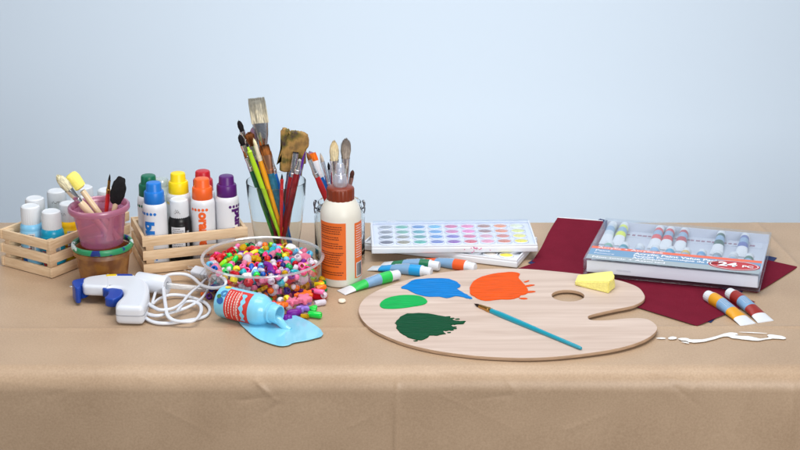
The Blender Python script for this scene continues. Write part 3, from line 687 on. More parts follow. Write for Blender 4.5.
MB().add(lathe([(.0802, BH-.0014), (.0824, BH-.0008), (.0832, BH+.0004), (.0824, BH+.0016), (.0800, BH+.0018), (.0786, BH+.0004), (.0790, BH-.0010)], 110, True), rimm).build('rim', t)
def r3(g, fn): return [fn(*p) for p in g[0]], g[1]
def bead_shape(kind):
    if kind == 'pony': return lathe([(.50, -.62), (.75, -.68), (.96, -.44), (1.02, 0), (.96, .44), (.75, .68), (.50, .62), (.46, 0)], 16, True)
    if kind == 'round': return lathe([(.2, -.97), (.55, -.84), (.87, -.5), (1, 0), (.87, .5), (.55, .84), (.2, .97), (.16, .5), (.16, -.5)], 16, True)
    if kind == 'oval': return lathe([(.2, -1.6), (.5, -1.45), (.74, -.9), (.8, 0), (.74, .9), (.5, 1.45), (.2, 1.6), (.16, .5), (.16, -.5)], 14, True)
    if kind == 'tube': return lathe([(.35, -1.35), (.62, -1.4), (.72, -1.2), (.72, 1.2), (.62, 1.4), (.35, 1.35), (.33, 0)], 14, True)
    if kind == 'faceted': return lathe([(.2, -.95), (.62, -.72), (1.05, -.2), (1.05, .2), (.62, .72), (.2, .95), (.18, 0)], 7, True)
    if kind == 'cube': return box(1.7, 1.7, 1.7, .2)
    if kind in ('star', 'flower', 'heart'):
        pts = []
        for i in range(40):
            a = 2*math.pi*i/40
            if kind == 'star': r = 1.1*(.72+.42*abs(math.cos(2.5*a))**1.5)
            elif kind == 'flower': r = .82+.3*math.cos(5*a)
            else:
                x = .075*16*math.sin(a)**3; y = .075*(13*math.cos(a)-5*math.cos(2*a)-2*math.cos(3*a)-math.cos(4*a)); pts.append((x, y)); continue
            pts.append((r*math.cos(a), r*math.sin(a)))
        g = plate([pts[::-1] if kind == 'heart' else pts], .9, .25, 2); return [(x, y, z-.45) for x, y, z in g[0]], g[1]
    if kind == 'swirl':
        c = catmull([(-2.3, .2, 0), (-1.6, .9, 0), (-.7, .5, .1), (0, -.3, 0), (.9, -.7, .1), (1.7, -.2, 0), (2.1, .7, 0)], 5)
        return tube(c, lambda s: .35+.35*math.sin(math.pi*min(1, max(0, s)))**.5, 12)
BCOL = {'pink': (250, 112, 172), 'hot pink': (240, 36, 128), 'red': (206, 24, 34), 'orange': (246, 112, 24), 'yellow': (255, 226, 30), 'lime': (150, 226, 30), 'green': (10, 160, 80), 'turquoise': (20, 170, 186),
        'blue': (18, 90, 190), 'navy': (30, 32, 120), 'purple': (130, 44, 184), 'lilac': (150, 122, 216), 'white': (236, 234, 238), 'sky blue': (96, 186, 226), 'black': (16, 16, 20), 'bright green': (20, 206, 70)}
BTR = {'clear pink': (255, 150, 184), 'clear red': (222, 24, 44), 'clear gold': (232, 188, 30), 'clear purple': (146, 52, 180), 'clear white': (244, 238, 250), 'clear green': (16, 160, 80)}
def bmat(c):
    if c in BCOL: return mat('bead_'+c.replace(' ', '_'), BCOL[c], .22, coat=.3)
    return mat('bead_'+c.replace(' ', '_'), BTR[c], .10, trans=.45, ior=1.25)
_bm = {}
def bead_mesh(kind, c):
    if (kind, c) not in _bm: _bm[(kind, c)] = MB().add(bead_shape(kind), bmat(c)).mesh('bead', 30 if kind == 'faceted' else 50)
    return _bm[(kind, c)]
KR = {'pony': 1.0, 'round': 1, 'oval': 1.15, 'tube': 1.1, 'faceted': 1.0, 'cube': 1.1, 'star': 1.05, 'flower': 1.05, 'heart': 1.0, 'swirl': 1.3}
kinds = ['pony']*10+['round']*4+['oval']*3+['tube']+['faceted']*5+['cube']+['star']*3+['flower']*2+['heart']*3+['swirl']
ocol = list(BCOL)+['pink', 'pink', 'pink', 'yellow', 'yellow', 'red', 'red', 'orange', 'orange', 'white', 'white', 'bright green', 'hot pink', 'sky blue']; [ocol.remove(x) for x in ('black',)]
tcol = list(BTR)+['clear pink', 'clear pink', 'clear red', 'clear white', 'clear white', 'clear gold']
rb = random.Random(5)
def rand_bead():
    k = rb.choice(kinds)
    if rb.random() < .03: c = 'black'
    elif k in ('faceted', 'star', 'flower', 'heart') and rb.random() < .65 or rb.random() < .26: c = rb.choice(tcol)
    else: c = rb.choice(ocol)
    s = {'pony': .0046, 'round': .0040, 'oval': .0046, 'tube': .0044, 'faceted': .0058, 'cube': .0042, 'star': .0062, 'flower': .0058, 'heart': .0056, 'swirl': .0052}[k]*(rb.uniform(.88, 1.18) if k in ('pony', 'round', 'oval', 'tube') else rb.uniform(1.1, 1.6))
    return k, c, s
balls = []   # x, y, z, r, kind, colour, size
def rin(z): return .0700+.0092*max(0, min(z, BH))/BH
def level(x, y): return .0412+.005*(1-(x*x+y*y)/.079**2)+.004*math.exp(-((x-.03)**2+(y-.02)**2)/.0008)
fails = 0
while fails < 60 and len(balls) < 1600:
    k, c, s = rand_bead(); r = s*.98
    best = None
    for q in range(9):
        a = rb.uniform(0, 2*math.pi); rad = math.sqrt(rb.random())*(.0785-r)
        x, y = rad*math.cos(a), rad*math.sin(a); z = .0024+r
        for (X, Y, Z, RR, *_ ) in balls:
            d2 = (X-x)**2+(Y-y)**2; sm = (RR+r)*.90
            if d2 < sm*sm: z = max(z, Z+math.sqrt(sm*sm-d2))
        if rad+r > rin(z-r): continue
        if z+r*.6 > level(x, y): continue
        if best is None or z < best[2]: best = (x, y, z)
    if best is None: fails += 1; continue
    fails = 0; balls.append((*best, r, k, c, s))
def score(i):
    x, y, z, r = balls[i][:4]
    cov = 0
    for j, (X, Y, Z, RR, *_ ) in enumerate(balls):
        if j == i: continue
        # does ball j sit between ball i and the camera (up and to the front)?
        dx, dy, dz = X-x, Y-y, Z-z
        al = dy*(-.938)+dz*.345
        if al > 0:
            pd = dx*dx+dy*dy+dz*dz-al*al
            if pd < (RR*.9)**2*1.0: cov += 1+ (pd < (RR*.5)**2)
    return cov-(z/.05)*.5
sc = sorted(range(len(balls)), key=score)
NB = 262
vis = set(sc[:NB])
buried = MB(); rb2 = random.Random(9)
def rot():
    q = Quaternion((rb2.gauss(0, 1), rb2.gauss(0, 1), rb2.gauss(0, 1), rb2.gauss(0, 1))); q.normalize(); return q
def rot_face():   # mostly lying, as flat beads settle
    return (Matrix.Rotation(rb2.uniform(-.9, .4), 3, 'X') @ Matrix.Rotation(rb2.uniform(-.5, .5), 3, 'Y') @ Matrix.Rotation(rb2.uniform(0, 6.28), 3, 'Z')).to_quaternion()
KN = {'pony': 'barrel', 'round': 'round', 'oval': 'long oval', 'tube': 'tube-shaped', 'faceted': 'faceted', 'cube': 'cube', 'star': 'star', 'flower': 'flower', 'heart': 'heart', 'swirl': 'wavy'}
for i, (x, y, z, r, k, c, s) in enumerate(balls):
    q = rot_face() if k in ('star', 'flower', 'heart', 'swirl') else rot()
    M = Matrix.Translation(BC+Vector((x, y, z))) @ q.to_matrix().to_4x4() @ Matrix.Scale(s/ (KR[k] if k != 'swirl' else 1.0), 4)
    if i in vis:
        o = bpy.data.objects.new('bead', bead_mesh(k, c)); C.objects.link(o); o.matrix_world = M
        tag(o, '%s %s bead in the heap filling the clear bowl' % (c, KN[k]), 'bead', 'beads heaped in the clear bowl')
    else: buried.add(bead_shape(k) if (k not in ('star', 'flower', 'heart')) else bead_shape('round'), bmat(c), M)
tag(buried.build('buried_beads'), 'mass of mixed colourful beads lower down inside the bowl', 'beads', kind='stuff')

# spilled beads in front and to the right of the bowl
SP = [(298, 297, 'star', 'lilac', .007), (294, 313, 'oval', 'clear purple', .0062), (303, 307, 'flower', 'lilac', .0085), (285, 316, 'star', 'clear purple', .0075), (307, 300, 'star', 'orange', .0068), (300, 302, 'flower', 'orange', .0072),
      (315, 315, 'tube', 'bright green', .0062), (306, 315, 'heart', 'clear gold', .0058), (313, 308, 'heart', 'bright green', .0058), (319, 296, 'oval', 'clear red', .0072), (322, 289, 'star', 'clear green', .0058), (316, 287, 'faceted', 'clear green', .0058),
      (312, 293, 'faceted', 'clear pink', .006), (284, 306, 'faceted', 'clear red', .0055), (277, 302, 'pony', 'white', .0046), (290, 300, 'faceted', 'clear white', .0065), (281, 298, 'pony', 'pink', .0046), (271, 299, 'faceted', 'clear gold', .006),
      (266, 297, 'pony', 'navy', .0045), (256, 290, 'pony', 'sky blue', .0055), (262, 286, 'round', 'lilac', .0046), (256, 296, 'heart', 'pink', .006), (250, 289, 'pony', 'purple', .0044), (239, 289, 'star', 'orange', .0055), (262, 294, 'pony', 'orange', .0042),
      (245, 293, 'faceted', 'clear pink', .006), (301, 294, 'pony', 'hot pink', .0045), (292, 292, 'pony', 'navy', .0045), (308, 289, 'pony', 'orange', .0045), (299, 288, 'pony', 'blue', .0044), (305, 294, 'pony', 'clear pink', .0048), (288, 294, 'pony', 'purple', .0045),
      (314, 300, 'heart', 'clear pink', .0058), (320, 303, 'tube', 'clear white', .0055), (281, 309, 'round', 'hot pink', .0042), (274, 308, 'pony', 'clear red', .0045), (324, 299, 'pony', 'clear white', .0045), (278, 291, 'faceted', 'clear white', .0058), (271, 291, 'round', 'yellow', .0045), (310, 285, 'round', 'turquoise', .0046),
      (289, 308, 'round', 'clear white', .005), (268, 304, 'round', 'white', .0042)]
rb2 = random.Random(21); placed = []
for _ in range(70):
    u_ = rb2.random(); w_ = rb2.random(); k_, c_, s_ = rand_bead(); c_ = rb2.choice(['clear pink', 'clear pink', 'clear red', 'clear red', 'clear white', 'pink', 'red', 'orange', 'clear purple', 'clear gold', 'yellow', 'hot pink'])
    SP.append((266+u_*56, 309-u_*20+(w_-.4)*17, k_ if k_ != 'swirl' else 'oval', c_, s_*.95))
for px, py, k, c, s in SP:
    p = P(px, py, s*.7)
    d = (Vector((p.x, p.y))-BC.xy)
    if d.length < .0745+s: d = d.normalized()*(.0745+s); p.x, p.y = BC.x+d.x, BC.y+d.y
    z = s*(.78 if k in ('pony', 'tube', 'oval') else .98 if k in ('round', 'faceted') else .5)
    for X, Y, Z, RR in placed:
        sm = (RR+s)*.86; d2 = (X-p.x)**2+(Y-p.y)**2
        if d2 < sm*sm: z = max(z, Z+math.sqrt(sm*sm-d2)*.8)
    if z > .0145: continue
    placed.append((p.x, p.y, z, s))
    if k in ('tube', 'oval'): q = (Matrix.Rotation(rb2.uniform(-.6, .3)+(.2), 3, 'Z') @ Matrix.Rotation(math.pi/2, 3, 'Y')).to_quaternion()
    elif k == 'pony': q = rot()
    elif k in ('star', 'heart', 'flower'): q = (Matrix.Rotation(rb2.uniform(-.3, .3), 3, 'X') @ Matrix.Rotation(rb2.uniform(0, 6), 3, 'Z')).to_quaternion()
    else: q = rot()
    o = bpy.data.objects.new('bead', bead_mesh(k, c)); C.objects.link(o)
    o.matrix_world = Matrix.Translation((p.x, p.y, z)) @ q.to_matrix().to_4x4() @ Matrix.Scale(s, 4)
    tag(o, '%s %s bead spilled on the kraft paper in front of the bowl' % (c, KN[k]), 'bead', 'beads spilled beside the bowl')
p = P(342, 301, .002)
tag(MB().add(lathe([(0, 0), (.0042, .0002), (.0052, .0018), (.0045, .0034), (.002, .0038), (0, .0036)], 20), mat('ivory_bead', (240, 232, 214), .3)).build('bead', M=T(p.x, p.y, .0005)), 'flat ivory disc bead lying alone in front of the glue bottle', 'bead')

# ------------------------------------------------------------------ toppled bottle and its puddle
q0 = P(222.5, 301, .0212); q1 = P(279.5, 314.5, .0195); AX = align(q0, q1); LB = (q1-q0).length
t = thing('paint_bottle', None, 'toppled light blue paint bottle with red label spilling its paint', 'paint bottle', M=AX @ RZ(0))
skb = mat('sky_blue_paint', (128, 204, 234), .28, coat=.2)
r = .0208
MB().add(lathe([(0, .002), (r*.8, .0015), (r*.95, .0), (r, .003), (r, LB*.66), (r*.975, LB*.69), (r*.9, LB*.73), (r*.88, LB*.745), (r*.80, LB*.765), (r*.70, LB*.80), (r*.62, LB*.815), (r*.61, LB*.85), (r*.66, LB*.855), (r*.66, LB*.875), (r*.58, LB*.885), (r*.58, LB*.98), (r*.55, LB), (r*.47, LB), (r*.47, LB*.84), (0, LB*.83)], 56), skb).build('body', t)
# label: work out which side of the bottle looks at the camera
camv = (AX.inverted() @ Vector((0, -YO, H))); th0 = math.atan2(camv.x, -camv.y)
rlm = mat('red_label', (204, 52, 44), .45); wprint = mat('white_print', (236, 216, 208), .5)
def vert_lab(g, rr, a0, z0): return wrap(g, rr, a0, z0)
m = MB(); m.add(wrap(rect(-.023, -LB*.21, .026, LB*.20, 24, 2), r+.0003, th0+.1, LB*.39), rlm)
for k in range(5):
    z = LB*.22+k*.0042; x = -.019
    while x < .019-(k % 2)*.006:
        l = rb.uniform(.0012, .0035); m.add(wrap(rect(x, -.0006, x+l, .0006, 2, 1), r+.0005, th0+.1, z), wprint); x += l+.0008
ribbon = catmull([(-.018, LB*.05, 0), (-.008, LB*.075, 0), (.002, LB*.06, 0), (.012, LB*.085, 0), (.021, LB*.07, 0)], 6)
for p_, q_ in zip(ribbon, ribbon[1:]):
    hh = .0026+.0012*math.sin(p_.x*700)
    hh2 = .0026+.0012*math.sin(q_.x*700)
    m.add(wrap(poly2([(p_.x, p_.y-hh, 0), (q_.x, q_.y-hh2, 0), (q_.x, q_.y+hh2, 0), (p_.x, p_.y+hh, 0)]), r+.0005, th0+.1, LB*.42), skb)
m.add(wrap(rect(-.0225, -LB*.03, .0255, -LB*.022, 24, 1), r+.0005, th0+.1, LB*.42), wprint)
for i, (da, z, c, s) in enumerate(((-.15, .010, (60, 120, 170), .0052), (.35, .0075, (30, 90, 160), .0048), (-.75, .008, (236, 200, 40), .0042), (.1, .0045, (60, 110, 60), .003))):
    m.add(wrap(disc(s), r+.0004+.00008*i, th0-.35+da*1.0, z+.002), mat('dot_print%d' % i, c, .5))
m.build('label', t)
# puddle
def sheet_blob(name, outl, thick, m_, label, cat, amp=0.0, ox=None, extra=(), rough_edge=3, group=None, z=0, bev=None, onp=False):
    PF = (lambda x, y, z_: PP(x, y, .0001)) if onp else P
    pts = [PF(x, y, z) for x, y in outl]; c = sum(pts, Vector())/len(pts)
    out = blob_outline([(p.x-c.x, p.y-c.y) for p in pts], rough_edge, 0, amp)
    mb = MB().add(plate([out], thick, bev or thick*.45, 2), m_)
    for ex in extra:
        e_ = [PF(x, y, z) for x, y in ex]; mb.add(plate([blob_outline([(p.x-c.x, p.y-c.y) for p in e_], 3, 0, 0)], thick*.8, thick*.3), m_)
    o = mb.build(name, M=(T(c.x, c.y, ztilt(c.x)+PT+.0001) @ Matrix.Rotation(-TILT, 4, 'Y')) if onp else T(c.x, c.y, z)); tag(o, label, cat, group); return o
c8 = lambda L_: [(210+x/5.63, 270+y/5.63) for x, y in L_]
sheet_blob('paint_puddle', c8([(165, 288), (200, 335), (262, 385), (330, 413), (395, 430), (440, 425), (475, 411), (535, 400), (600, 385), (632, 372), (634, 352), (612, 328), (560, 293), (500, 266), (450, 250), (380, 262), (250, 280)]), .0011, mat('spilled_sky_blue', (132, 206, 232), .12, coat=.6, bump=1.0, bscale=14, var=.05, vscale=18), 'pool of light blue paint spilled on the kraft paper', 'paint', .0004, bev=.0006, z=.0018)
# stream from the mouth
dr = (q1-q0).normalized(); m = MB()
m.add(tube(catmull([q1-dr*.012+Vector((0, 0, -.006)), q1-dr*.002+Vector((0, 0, -.0085)), q1+dr*.004+Vector((0, 0, -.0125)), q1+dr*.009+Vector((0, 0, -.0165)), q1+dr*.016+Vector((0, 0, -.0185))], 6), lambda s: .0065*(1-.4*s), 14), mat('spilled_sky_blue', (124, 204, 232)))
m.build('paint_stream', bpy.data.objects['paint_puddle'], M=Matrix.Translation(-bpy.data.objects['paint_puddle'].location))
P0 = bpy.data.objects['paint_puddle']

# ------------------------------------------------------------------ palette
s1 = lambda L_: [(460+x/3.636, 250+y/3.636) for x, y in L_]; s2 = lambda L_: [(340+x/4.09, 250+y/4.09) for x, y in L_]
PXL = P(359, 310).x; TILT = .0026/.385
def ztilt(x): return .0006+TILT*(x-PXL)
def PP(x, y, dz=0.0):       # point on the (slightly tilted) top of the palette
    p = P(x, y, .0055)
    for _ in range(3): p = P(x, y, ztilt(p.x)+PT+dz)
    return p
po = [(585, 274.5), (614, 279), (636, 286), (644, 294), (643.5, 300), (633, 305.5), (614, 309.5), (592, 314.5), (588, 317.2), (592, 320), (608.5, 320), (630.5, 318), (647, 319), (656.5, 325.6), (655, 332.5), (641.5, 341), (614, 349), (570, 355.2), (529, 357.8), (487.5, 356.6), (460, 354), (430, 349.5), (401, 342), (374, 330), (361.5, 318.5), (359, 307.5), (367, 296.5), (389, 285.5), (421, 276.2), (452.5, 271), (487, 268.8), (520, 268.6), (551, 270.8)]
PT = .0042
pp = [PP(x, y) for x, y in po]; pc = sum(pp, Vector())/len(pp); pc.z = 0
outer = catmull([Vector((p.x-pc.x, p.y-pc.y, 0)) for p in pp], 6, True)
hc = PP(568, 295.5); hole = [((hc.x-pc.x)+.0215*math.cos(a), (hc.y-pc.y)+.0215*math.sin(a)) for a in [2*math.pi*i/40 for i in range(40)]]
g = plate([[(p.x, p.y) for p in outer], hole], PT, .0005)
pal = MB()
top = []; side = []
for fc in g[1]:
    zs = [g[0][i][2] for i in fc]
    (top if min(zs) > PT-.0002 or max(zs) < .0002 else side).append(fc)
pal.add((g[0], top), palette_wood); pal.add((g[0], side), palette_edge)
o = pal.build('artist_palette', M=T(pc.x, pc.y, ztilt(pc.x)) @ Matrix.Rotation(-TILT, 4, 'Y')); tag(o, 'pale plywood kidney-shaped palette with thumb hole and four paint blobs', 'palette')
def pm(n_, c): return mat(n_, c, .4, spec=.04, bump=1.0, bscale=55, stretch=(1, 6, 1), var=.20, vscale=34)
PZ = PT+.0001
bg_ = 'blobs of paint on the palette'
sheet_blob('paint_blob', s2([(248, 155), (272, 142), (295, 126), (340, 119), (400, 117), (445, 120), (478, 132), (494, 150), (480, 160), (498, 173), (520, 184), (542, 199), (525, 200), (498, 192), (470, 190), (440, 197), (405, 192), (350, 190), (310, 180), (275, 163)]), .0009, pm('blue_palette_paint', (4, 122, 200)), 'bright blue paint blob at the upper left of the palette', 'paint', .0007, onp=True, group=bg_)
sheet_blob('paint_blob', s2([(163, 226), (175, 208), (210, 193), (262, 186), (322, 189), (355, 206), (348, 222), (300, 232), (240, 240), (180, 240)]), .0010, pm('bright_green_palette_paint', (18, 170, 82)), 'smooth bright green oval paint blob on the palette', 'paint', .0002, onp=True, group=bg_)
sheet_blob('paint_blob', s2([(228, 310), (238, 282), (275, 262), (340, 261), (400, 268), (440, 275), (470, 288), (508, 299), (480, 305), (455, 309), (468, 325), (440, 330), (420, 333), (430, 343), (400, 350), (370, 352), (330, 370), (280, 358), (245, 338)]), .0010, pm('dark_green_palette_paint', (0, 72, 40)), 'dark green ragged paint blob nearest the front edge of the palette', 'paint', .0013, onp=True, group=bg_, extra=[s2([(x, y), (x+l, y-1.5), (x+l+4, y+1), (x+l*.5, y+2.5)]) for x, y, l in [(470, 283, 16), (488, 293, 22), (455, 316, 18), (462, 322, 12), (445, 328, 16), (438, 338, 12), (476, 302, 26), (430, 274, 18), (450, 280, 14), (224, 300, 10), (300, 372, 14)]])
sheet_blob('paint_blob', s1([(35, 150), (50, 115), (100, 93), (160, 83), (200, 82), (217, 88), (214, 105), (230, 120), (248, 146), (238, 162), (222, 165), (215, 172), (185, 180), (150, 180), (90, 185), (50, 170)]), .0010, pm('orange_palette_paint', (226, 84, 14)), 'orange paint blob with splatters near the middle of the palette', 'paint', .0007, onp=True, group=bg_,
           extra=[s1([(236, 131), (256, 127), (272, 128), (262, 131), (246, 134)]), s1([(232, 117), (246, 112), (252, 113), (240, 118)]), s1([(214, 176), (236, 175), (246, 178), (230, 180)]), s1([(240, 152), (262, 150), (275, 152), (262, 155), (246, 156)])])
# brush lying on the palette
bt = PP(473.5, 303.5, .0020); be = PP(581.5, 348.5, .0024)
brush(bt, be, 'thin dark-tipped brush with gold ferrule and teal handle lying on the palette', hair('sable', (46, 28, 24)), h_cyan, brass, 'round', .0046, None, .012, .022, .0078)
# sponge
sp = [PP(574.5, 285.5), PP(608.5, 293.8), PP(614.8, 288.5), PP(612.5, 281), PP(577, 280.5)]
c = sum(sp, Vector())/5; bmm = bmesh.new()
base = [Vector((p.x-c.x, p.y-c.y, 0)) for p in sp]
hts = [.006, .0158, .0165, .0150, .0085]
lo = [bmm.verts.new(p) for p in base]; hi = [bmm.verts.new(p*.97+Vector((0, 0, h_))) for p, h_ in zip(base, hts)]
bmm.faces.new(lo[::-1]); bmm.faces.new(hi)
for i in range(5): bmm.faces.new((lo[i], lo[(i+1) % 5], hi[(i+1) % 5], hi[i]))
bmesh.ops.bevel(bmm, geom=list(bmm.edges), offset=.0012, segments=2, affect='EDGES')
bmesh.ops.triangulate(bmm, faces=list(bmm.faces)); bmesh.ops.subdivide_edges(bmm, edges=list(bmm.edges), cuts=3, use_grid_fill=True)
for vtx in bmm.verts: vtx.co += Vector((noise.noise(vtx.co*300), noise.noise(vtx.co*300+Vector((9, 0, 0))), noise.noise(vtx.co*300+Vector((0, 9, 0)))))*.0009
bmm.verts.index_update()
tag(MB().add(geo(bmm), mat('pale_yellow_sponge', (246, 236, 140), .95, bump=1, bscale=700, var=.12, vscale=500)).build('sponge', angle=60, M=T(c.x, c.y, ztilt(c.x)+PT+.0003)), 'pale yellow sponge wedge resting on the palette beside the thumb hole', 'sponge')

# ------------------------------------------------------------------ paint tubes
def band_tube(bands, Lt=.098, r=.0092, lin_=True):
    """body along +x: cap end at x=0, crimped tail at x=Lt; bands = list of (end fraction, material)"""
    xs = sorted(set([0, .03, .1]+[b_[0] for b_ in bands]+[.25, .4, .55, .7, .82, .92, .965, 1.0])); n = 28; mb = MB()
    def secr(s):
        k = max(0, (s-.12)/.88); k = k**1.5
        ry = r*(1+.42*k); rz_ = r*(1-k)+.0006
        zc = r*(1-k)+.0006*k
        if s < .03: ry *= .96; rz_ *= .96
        return ry, rz_, zc
    rings = []
    for s in xs:
        ry, rz_, zc = secr(s)
        rings.append([(s*Lt+.010, ry*math.cos(2*math.pi*i/n), zc+rz_*math.sin(2*math.pi*i/n)) for i in range(n)])
    prev = 0
    for j in range(len(xs)-1):
        m_ = next(mm for e_, mm in bands if xs[j+1] <= e_+1e-6)
        v = rings[j]+rings[j+1]; f = [(i, (i+1) % n, n+(i+1) % n, n+i) for i in range(n)]
        mb.add((v, f), m_)
    mb.add((rings[-1], [tuple(range(n))]), bands[-1][1]); mb.add((rings[0], [tuple(range(n))[::-1]]), bands[0][1])
    return mb
tubes_white = mat('tube_white', (216, 220, 226), .35)
def paint_tube(cap, tail, cols, label, group, Lscale=None, bf=(.03, .25, .52, .76, 1.0), r=.0074, zt=0.0, mesh_only=False, roll=0):
    cx = Vector((cap.x, cap.y, zt)); tx = Vector((tail.x, tail.y, zt)); d = tx-cx
    t = thing('paint_tube', cx, label, 'paint tube', group, math.atan2(d.y, d.x))
    Lt = d.length-.010
    ms = [tubes_white, mat('tube_'+cols[0], cols[1], .35), mat('tube_blue_grey', (122, 160, 196), .35), mat('tube_'+cols[0], cols[1], .35), tubes_white]
    mb = band_tube(list(zip(bf, ms)), Lt, r)
    # small print on the middle band
    x = (bf[1]+.03)*Lt+.01
    for row in (-1, 0, 1):
        xx = x
        while xx < bf[2]*Lt+.006:
            l = random.uniform(.001, .0025)
            s_ = (xx-.01)/Lt; k = max(0, (s_-.12)/.88)**1.5; zz = 2*(r*(1-k))-.0006
            yy = row*.0022-.003
            top_z = r*(1-k)+.0006*k+(r*(1-k)+.0006)*math.sqrt(max(0, 1-((abs(yy)+.0006)/(r*(1+.42*k)))**2))
            mb.add(([(xx, yy-.0004, top_z+.0004), (xx+l, yy-.0004, top_z+.0003), (xx+l, yy+.0004, top_z+.0003), (xx, yy+.0004, top_z+.0004)], [(0, 1, 2, 3)]), white_pt)
            xx += l+.0006
    mb.build('body', t, 50)
    n = 36; v, f = lathe([(0, 0), (r*.80, 0), (r*.88, .0008), (r*.93, .013), (r*.90, .0138), (0, .0138)], n)
    v = [(x*(1-.04*(i % 2)), y*(1-.04*(i % 2)), z) for i, (x, y, z) in enumerate(v)]
    MB().add((v, f), tubes_white).build('cap', t, 30, T(-.002, 0, r*1.0) @ RY(90))
    return t
gt = 'loose paint tubes on the table'; rz_ = .009
paint_tube(P(397.5, 273.5, .009), P(341, 292.5, .001), ('bright_green', (44, 190, 84)), 'bright green banded paint tube beside the glue bottle, tail to the left', gt, bf=(.03, .24, .52, .78, 1))
paint_tube(P(438, 265.0, .009), P(382, 264, .001), ('dark_green', (28, 112, 74)), 'dark green banded paint tube half hidden behind the blue one', gt, bf=(.03, .22, .56, .78, 1))
paint_tube(P(430, 271.0, .009), P(370, 268, .001), ('sky', (30, 152, 216)), 'bright blue banded paint tube behind the rear edge of the palette', gt, bf=(.03, .24, .58, .80, 1))
paint_tube(P(474, 266.5, .009), P(414, 260.0, .001), ('orange', (232, 92, 36)), 'orange banded paint tube in front of the watercolour sets', gt, bf=(.03, .24, .58, .80, 1))
paint_tube(P(708, 295.5, .009), P(748.5, 324.5, .001), ('ochre', (218, 154, 30)), 'ochre yellow banded paint tube, left of the pair at the right', gt, r=.0084, bf=(.03, .26, .54, .78, 1))
paint_tube(P(730, 293.0, .009), P(766, 321.5, .001), ('brick', (146, 38, 30)), 'brick red banded paint tube, right of the pair at the right', gt, r=.0084, bf=(.03, .26, .54, .78, 1))

# ------------------------------------------------------------------ watercolour sets
traym = mat('tray_white', (222, 226, 233), .25, coat=.3)
WC = [[(120, 126, 134), (96, 100, 106), (70, 78, 86), (60, 60, 78)], [(30, 150, 120), (50, 140, 110), (110, 110, 90), (120, 110, 80)], [(20, 100, 180), (0, 130, 140), (10, 120, 110), (30, 150, 130)],
      [(40, 160, 210), (30, 120, 190), (30, 110, 190), (70, 90, 170)], [(200, 40, 110), (200, 70, 140), (80, 60, 170), (110, 50, 150)], [(240, 90, 160), (240, 90, 170), (210, 50, 110), (200, 50, 70)],
      [(150, 80, 60), (130, 70, 64), (220, 130, 150), (230, 130, 160)], [(240, 110, 40), (230, 100, 40), (210, 80, 50), (200, 90, 60)], [(230, 236, 190), (226, 230, 100), (240, 226, 60), (240, 220, 30)]]
def paint_set(FLb, ang, W, D, hgt, label, lid, z0):
    t = thing('watercolour_set', FLb, label, 'paint set', 'watercolour sets behind the palette', ang)
    MB().add(box(W, D, hgt, .0018, (W/2, D/2, hgt/2), 3), traym).build('tray', t)
    nx, ny = 9, 4; mx_, my_ = .010, .009; cw = (W-2*mx_)/nx; ch = (D-2*my_)/ny
    for i in range(nx):
        for j in range(ny):
            cx = mx_+cw*(i+.5); cy = D-my_-ch*(j+.5)
            n = 28; a_, b_ = cw*.465, ch*.455
            prof_ = ((1.0, 0), (1.0, .0012), (.96, .0022), (.91, .0024), (.87, .0020), (.84, .0008))
            v = []; f = []
            for s_, z in prof_:
                for k in range(n):
                    an = 2*math.pi*k/n; v.append((a_*s_*math.cos(an), b_*s_*math.sin(an), z))
            for q in range(len(prof_)-1):
                for k in range(n): f.append((q*n+k, q*n+(k+1) % n, (q+1)*n+(k+1) % n, (q+1)*n+k))
            w_ = MB().add((v, f), traym); w_.build('well', t, 60, T(cx, cy, hgt))
            col = WC[i][j]
            dd = lathe([(0, .0026), (.5, .0024), (.8, .0017), (1.0, .0008)], 24)
            dd = ([(x*a_*.86, y*b_*.84, z) for x, y, z in dd[0]], [fc[::-1] for fc in dd[1]])
            o = MB().add(dd, mat('cake_%d_%d%s' % (i, j, '' if lid else '_low'), tuple(int(x*.72+226*.28) for x in col) if lid or i == 8 else (206, 198, 190), .45, bump=.4, bscale=250, var=.18, vscale=260)).build('paint_cake', t, 60, T(cx, cy, hgt))
    # outer rim
    rim = MB()
    for (x, y, sx, sy) in ((W/2, .0022, W-.001, .0026), (W/2, D-.0022, W-.001, .0026), (.0022, D/2, .0026, D-.006), (W-.0022, D/2, .0026, D-.006)):
        rim.add(box(sx, sy, .003, .0008, (x, y, hgt+.0012)), traym)
    rim.build('rim', t)
    if lid:
        cl = clear_mat('clear_lid', (.97, .98, 1), .0, .3, .05, 0)
        l = MB().add(box(W-.008, D-.008, .0008, .0003, (W/2, D/2, hgt+.0062), 1), cl)
        for (x, y, sx, sy) in ((W/2, .0045, W-.008, .0008), (W/2, D-.0045, W-.008, .0008), (.0045, D/2, .0008, D-.010), (W-.0045, D/2, .0008, D-.010)):
            l.add(box(sx, sy, .0062, .0002, (x, y, hgt+.003), 1), cl)
        # bulges over every well
        for i in range(nx):
            for j in range(ny):
                cx = mx_+cw*(i+.5); cy = D-my_-ch*(j+.5); bb = lathe([(1, 0), (.95, .0012), (.8, .002), (0, .0022)], 20)
                l.add(([(cx+x*cw*.44, cy+y*ch*.40, hgt+.0066+z) for x, y, z in bb[0]], [q[::-1] for q in bb[1]]), cl)
        l.build('clear_lid', t)
        sm = mat('pink_paint_specks', (214, 40, 130), .4); s_ = MB()
        for k in range(16):
            x = random.gauss(W*.615, .008); z = max(.0005, hgt-abs(random.gauss(0, .0028)))
            s_.add(([(x+random.uniform(.0003, .0014)*math.cos(a), -.0003, z+random.uniform(.0003, .0011)*math.sin(a)) for a in [i*.9 for i in range(7)]], [tuple(range(7))]), sm)
        s_.build('paint_specks', t)
    return t
fl, frr = P(362, 250.5), P(517, 269); aa = math.atan2(frr.y-fl.y, frr.x-fl.x)
